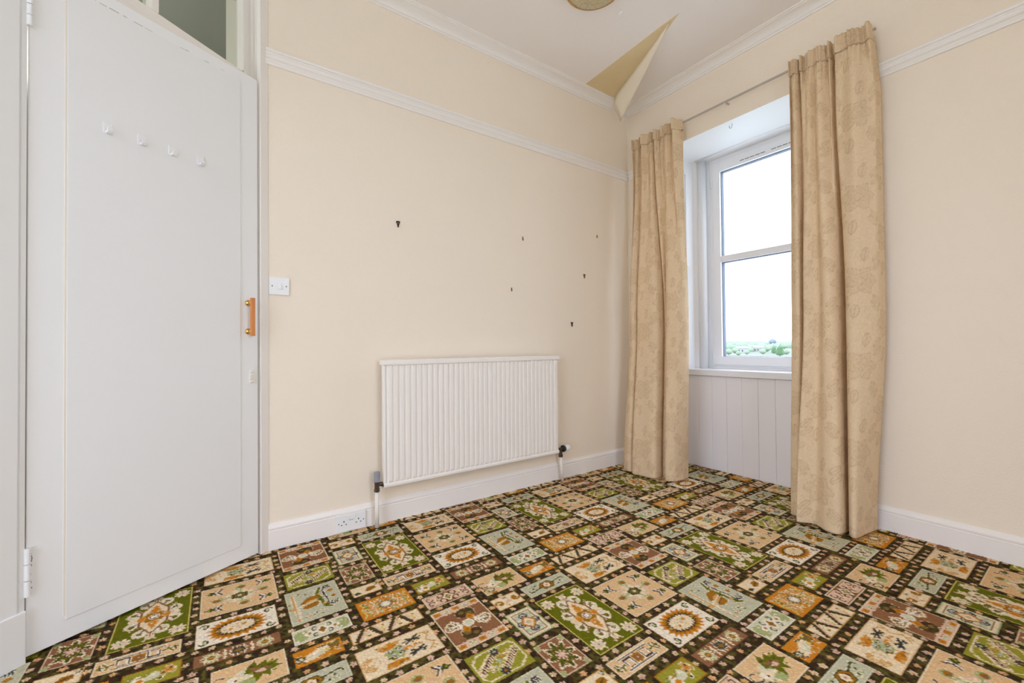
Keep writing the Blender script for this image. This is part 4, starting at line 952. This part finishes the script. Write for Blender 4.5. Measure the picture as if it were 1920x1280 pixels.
# ceiling lamp
t = thing('ceiling_lamp', 'round ceiling lamp of beaded glass with a gold rim', 'lamp')
LC = (0.733, -1.137)
bm = BM(); lathe(bm, [(0.050, CEIL), (0.050, CEIL-0.022), (0.02, CEIL-0.024)], (0, 0, 1), (LC[0], LC[1], 0), 32); obj('ceiling_plate', bm, 'gold_rim', t, smooth=False)
bm = BM(); prof = []
for k in range(11):
    a = k/10*math.pi/2; prof.append((max(0.004, 0.142*math.sin(a)), CEIL-0.075+0.045*(1-math.cos(a))))
prof += [(0.146, CEIL-0.026), (0.02, CEIL-0.020)]
lathe(bm, prof, (0, 0, 1), (LC[0], LC[1], 0), 48); obj('glass_dish', bm, 'beaded_glass', t, smooth=True)
bm = BM(); ring = [(LC[0]+0.148*math.cos(2*math.pi*k/64), LC[1]+0.148*math.sin(2*math.pi*k/64), CEIL-0.030) for k in range(65)]; tube(bm, ring, 0.0075, 8); obj('rim', bm, 'gold_rim', t, smooth=True)
# hook in the ceiling
t = thing('ceiling_hook', 'small white hook screwed into the ceiling beside the lamp', 'hook')
bm = BM(); lathe(bm, [(0.012, CEIL), (0.012, CEIL-0.003), (0.005, CEIL-0.006)], (0, 0, 1), (0.672, -0.858, 0), 16); obj('rose', bm, 'plastic_white', t)
bm = BM(); tube(bm, [(0.672+0.010*math.cos(a)*0.7, -0.858+0.010*math.cos(a)*0.7, CEIL-0.018+0.012*math.sin(a)) for a in np.linspace(math.pi/2, math.pi*2.2, 14)], 0.0026, 8); obj('hook_bend', bm, 'plastic_white', t)
# cup hook under the window soffit
t = thing('cup_hook', 'bare metal cup hook under the top of the window recess', 'hook')
bm = BM(); tube(bm, [(0.838, 0.045, OZ), (0.838, 0.045, OZ-0.014)] + [(0.838+0.009*math.cos(a)-0.009, 0.045, OZ-0.018+0.011*math.sin(a)) for a in np.linspace(0, -math.pi, 10)] + [(0.820, 0.045, OZ-0.008)], 0.0018, 8); obj('hook_bend', bm, 'steel', t)

# curtain track
t = thing('curtain_track', 'thin grey metal curtain track running over the window', 'curtain track')
bm = BM(); sweep(bm, [(0.050, 2.526), (0.062, 2.526), (0.062, 2.535), (0.059, 2.535), (0.059, 2.529), (0.053, 2.529), (0.053, 2.535), (0.050, 2.535)], lambda q, d, z: (0.150 if q == 0 else 1.615, -d, z)); obj('rail', bm, 'track_grey', t)
for x in (0.20, 0.842, 1.56):
    bm = BM(); box(bm, x-0.005, x+0.005, -0.052, -0.0002, 2.530, 2.537); obj('track_bracket', bm, 'track_grey', t)
bm = BM(); tube(bm, [(0.842, -0.056, 2.5275), (0.842, -0.056, 2.514)], 0.003, 8); obj('glider', bm, 'plastic_white', t)

# ------------------------------------------------------------------ curtains
DC = np.array([240, 216, 180.]); 
def catmull(P, n):
    P = np.asarray(P, float); P = np.vstack([2*P[0]-P[1], P, 2*P[-1]-P[-2]]); m = len(P)-3
    out = []
    for u in np.linspace(0, m-1e-6, n):
        i = int(u); t = u-i; a, b, c, d = P[i:i+4]
        out.append(0.5*((2*b)+(-a+c)*t+(2*a-5*b+4*c-d)*t*t+(-a+3*b-3*c+d)*t**3))
    return np.array(out)
def damask(S, Zm):
    """tone-on-tone roses and leaves over the unfolded cloth; S across, Zm up (m). Returns -1..1"""
    cw, chh = 0.30, 0.42
    val = np.zeros(S.shape)
    for off in (0, 1):
        s = (S + off*cw/2) % cw - cw/2; zq = (Zm + off*chh/2) % chh - chh/2
        r = np.hypot(s, zq); th = np.arctan2(zq, s)
        pet = 0.062*(1+0.16*np.cos(6*th)); rose = np.abs(r-pet) < 0.0042; rose |= (np.abs(r-0.038*(1+0.2*np.cos(5*th+1))) < 0.0036); rose |= (np.abs(r-0.017*(1+0.25*np.cos(4*th))) < 0.0034)
        rose &= (np.sin(th*23+r*300) > -0.45); val[rose] = 1; val[(r < pet) & ~rose] = np.maximum(val[(r < pet) & ~rose], 0.35)
        for (ls, lz, la) in ((0.085, 0.075, 0.7), (-0.085, 0.085, 2.3), (0.075, -0.10, -0.8), (-0.07, -0.095, -2.4), (0.02, 0.13, 1.4), (-0.02, -0.15, -1.7)):
            ca, sa = math.cos(la), math.sin(la); a = (s-ls)*ca+(zq-lz)*sa; b = -(s-ls)*sa+(zq-lz)*ca
            e = (a/0.036)**2 + (b/0.016)**2; outl = (e < 1) & (e > 0.62) | ((np.abs(b) < 0.0024) & (np.abs(a) < 0.034))
            val[outl] = 1; ins = (e < 1) & ~outl; val[ins] = np.maximum(val[ins], 0.25)
    return val*(0.8+0.2*np.sin(S*260+Zm*90)*np.sin(Zm*310))
def curtain(name, label, secs, zs, seed, ripple, hz):
    r = np.random.default_rng(seed); N = 230
    cur = np.stack([catmull(s, N) for s in secs])           # sections, N, 2
    zs = np.asarray(zs, float)
    def at_z(z):
        k = int(np.clip(np.searchsorted(-zs, -z)-1, 0, len(zs)-2)); t = (zs[k]-z)/(zs[k]-zs[k+1]); t = np.clip(t, 0, 1); t = t*t*(3-2*t) if k else t
        return cur[k]*(1-t)+cur[k+1]*t
    arc = np.concatenate([[0], np.cumsum(np.hypot(*np.diff(at_z(0.6), axis=0).T))])
    un = np.linspace(0, 1, N); ph = r.uniform(0, 6, 6)
    root = thing(name, label, 'curtain')
    def sheet(part, za, zb, rows, mtl, head):
        zz = np.linspace(za, zb, rows); co = np.empty((rows, N, 3)); 
        for i, z in enumerate(zz):
            p = at_z(z); f = max(0, 1-(zs[0]-z)/1.6); g = math.exp(-((z-hz)/0.05)**2)
            rip = ripple*f*np.cos(2*np.pi*9*un+ph[0]) + 0.004*np.sin(2*np.pi*7*un+ph[1]+z*1.3)*min(1, (zs[0]-z))
            if head: 
                pleat = np.clip(np.sin(2*np.pi*6*un+ph[2]), -1, 1); gat = (pleat < 0.1)
                rip = rip + 0.0075*gat*np.sin(2*np.pi*48*un) - 0.020*np.clip(pleat, 0, 1)**0.5
            elif z > hz-0.25:
                q = 1-(hz-z)/0.25; pleat = np.sin(2*np.pi*6*un+ph[2]); rip = rip + q*q*(0.0060*(pleat < 0.1)*np.sin(2*np.pi*48*un)*q - 0.018*np.clip(pleat, 0, 1)**0.5) + 0.008*g
            co[i, :, 0] = p[:, 0]; co[i, :, 1] = np.minimum(p[:, 1] + rip, -0.021 if z < 0.14 else (-0.082 if z > 2.49 else -0.03)); co[i, :, 2] = z
        if head: co[-1, :, 2] += 0.005*np.sin(2*np.pi*6*un+ph[2]) + 0.002*np.sin(2*np.pi*31*un)
        if not head: co[0, :, 2] += 0.006*np.sin(2*np.pi*3*un+ph[3])*0.6
        idx = np.arange(rows*N).reshape(rows, N)
        fa = np.stack([idx[:-1, :-1], idx[:-1, 1:], idx[1:, 1:], idx[1:, :-1]], -1).reshape(-1, 4)
        me = bpy.data.meshes.new(part); me.from_pydata(co.reshape(-1, 3).tolist(), [], fa.tolist())
        me.polygons.foreach_set('use_smooth', np.ones(len(fa), bool))
        S = np.broadcast_to(arc[None, :], (rows, N)); Zg = np.broadcast_to(zz[:, None], (rows, N))
        d = damask(S, Zg)[..., None]; weave = (1 + r.normal(0, 0.015, (rows, N, 1)))
        colr = lin(np.clip((DC*(1-d) + np.array([221, 194, 155.])*d)*weave, 0, 255))
        at = me.attributes.new('weave_colour', 'FLOAT_COLOR', 'POINT'); at.data.foreach_set('color', np.concatenate([colr, np.ones((rows, N, 1))], -1).astype(np.float32).ravel())
        me.materials.append(MATS[mtl]); o = bpy.data.objects.new(part, me); C.objects.link(o); o.parent = root
        md = o.modifiers.new('thick', 'SOLIDIFY'); md.thickness = 0.0022; md.offset = 0
    sheet('drape', 0.022, hz, 420, 'curtain_damask', False)
    sheet('heading', hz, zs[0], 22, 'curtain_damask', True)
LB_ = [(.150,-.150),(.140,-.235),(.165,-.276),(.225,-.272),(.242,-.165),(.248,-.284),(.34,-.285),(.428,-.264),(.424,-.150),(.452,-.200),(.474,-.130),(.488,-.236),(.545,-.230),(.560,-.130),(.548,-.060)]
LM_ = [(.148,-.110),(.136,-.150),(.158,-.182),(.205,-.176),(.218,-.085),(.226,-.180),(.30,-.190),(.392,-.170),(.396,-.085),(.425,-.120),(.438,-.070),(.452,-.150),(.530,-.150),(.562,-.100),(.560,-.050)]
LT_ = [(.150,-.085),(.147,-.098),(.172,-.102),(.200,-.098),(.214,-.080),(.230,-.108),(.27,-.110),(.318,-.100),(.332,-.082),(.368,-.105),(.398,-.085),(.425,-.112),(.475,-.100),(.515,-.118),(.556,-.090)]
curtain('curtain', 'beige damask curtain left of the window, in the room corner', [LT_, LT_, LM_, LB_], [2.543, 2.30, 1.15, 0.02], 3, 0.019, 2.470)
RB_ = [(1.262,-.060),(1.243,-.120),(1.246,-.182),(1.284,-.202),(1.300,-.130),(1.310,-.286),(1.377,-.238),(1.44,-.286),(1.498,-.276),(1.504,-.190),(1.508,-.080),(1.520,-.238),(1.555,-.260),(1.572,-.170),(1.588,-.075)]
RM_ = [(1.262,-.060),(1.243,-.100),(1.250,-.140),(1.288,-.150),(1.303,-.080),(1.318,-.172),(1.372,-.150),(1.41,-.180),(1.458,-.172),(1.472,-.110),(1.482,-.050),(1.502,-.160),(1.56,-.172),(1.612,-.130),(1.632,-.060)]
RT_ = [(1.262,-.070),(1.244,-.088),(1.250,-.106),(1.280,-.110),(1.296,-.082),(1.315,-.116),(1.345,-.100),(1.375,-.118),(1.420,-.112),(1.436,-.085),(1.452,-.080),(1.475,-.118),(1.530,-.124),(1.585,-.110),(1.606,-.060)]
RU_ = [(a, b) for a, b in RT_[:12]] + [(1.540,-.132),(1.605,-.118),(1.630,-.060)]
curtain('curtain', 'beige damask curtain right of the window, beside the bare cream wall', [RT_, RU_, RM_, RB_], [2.545, 2.20, 1.15, 0.02], 5, 0.017, 2.462)
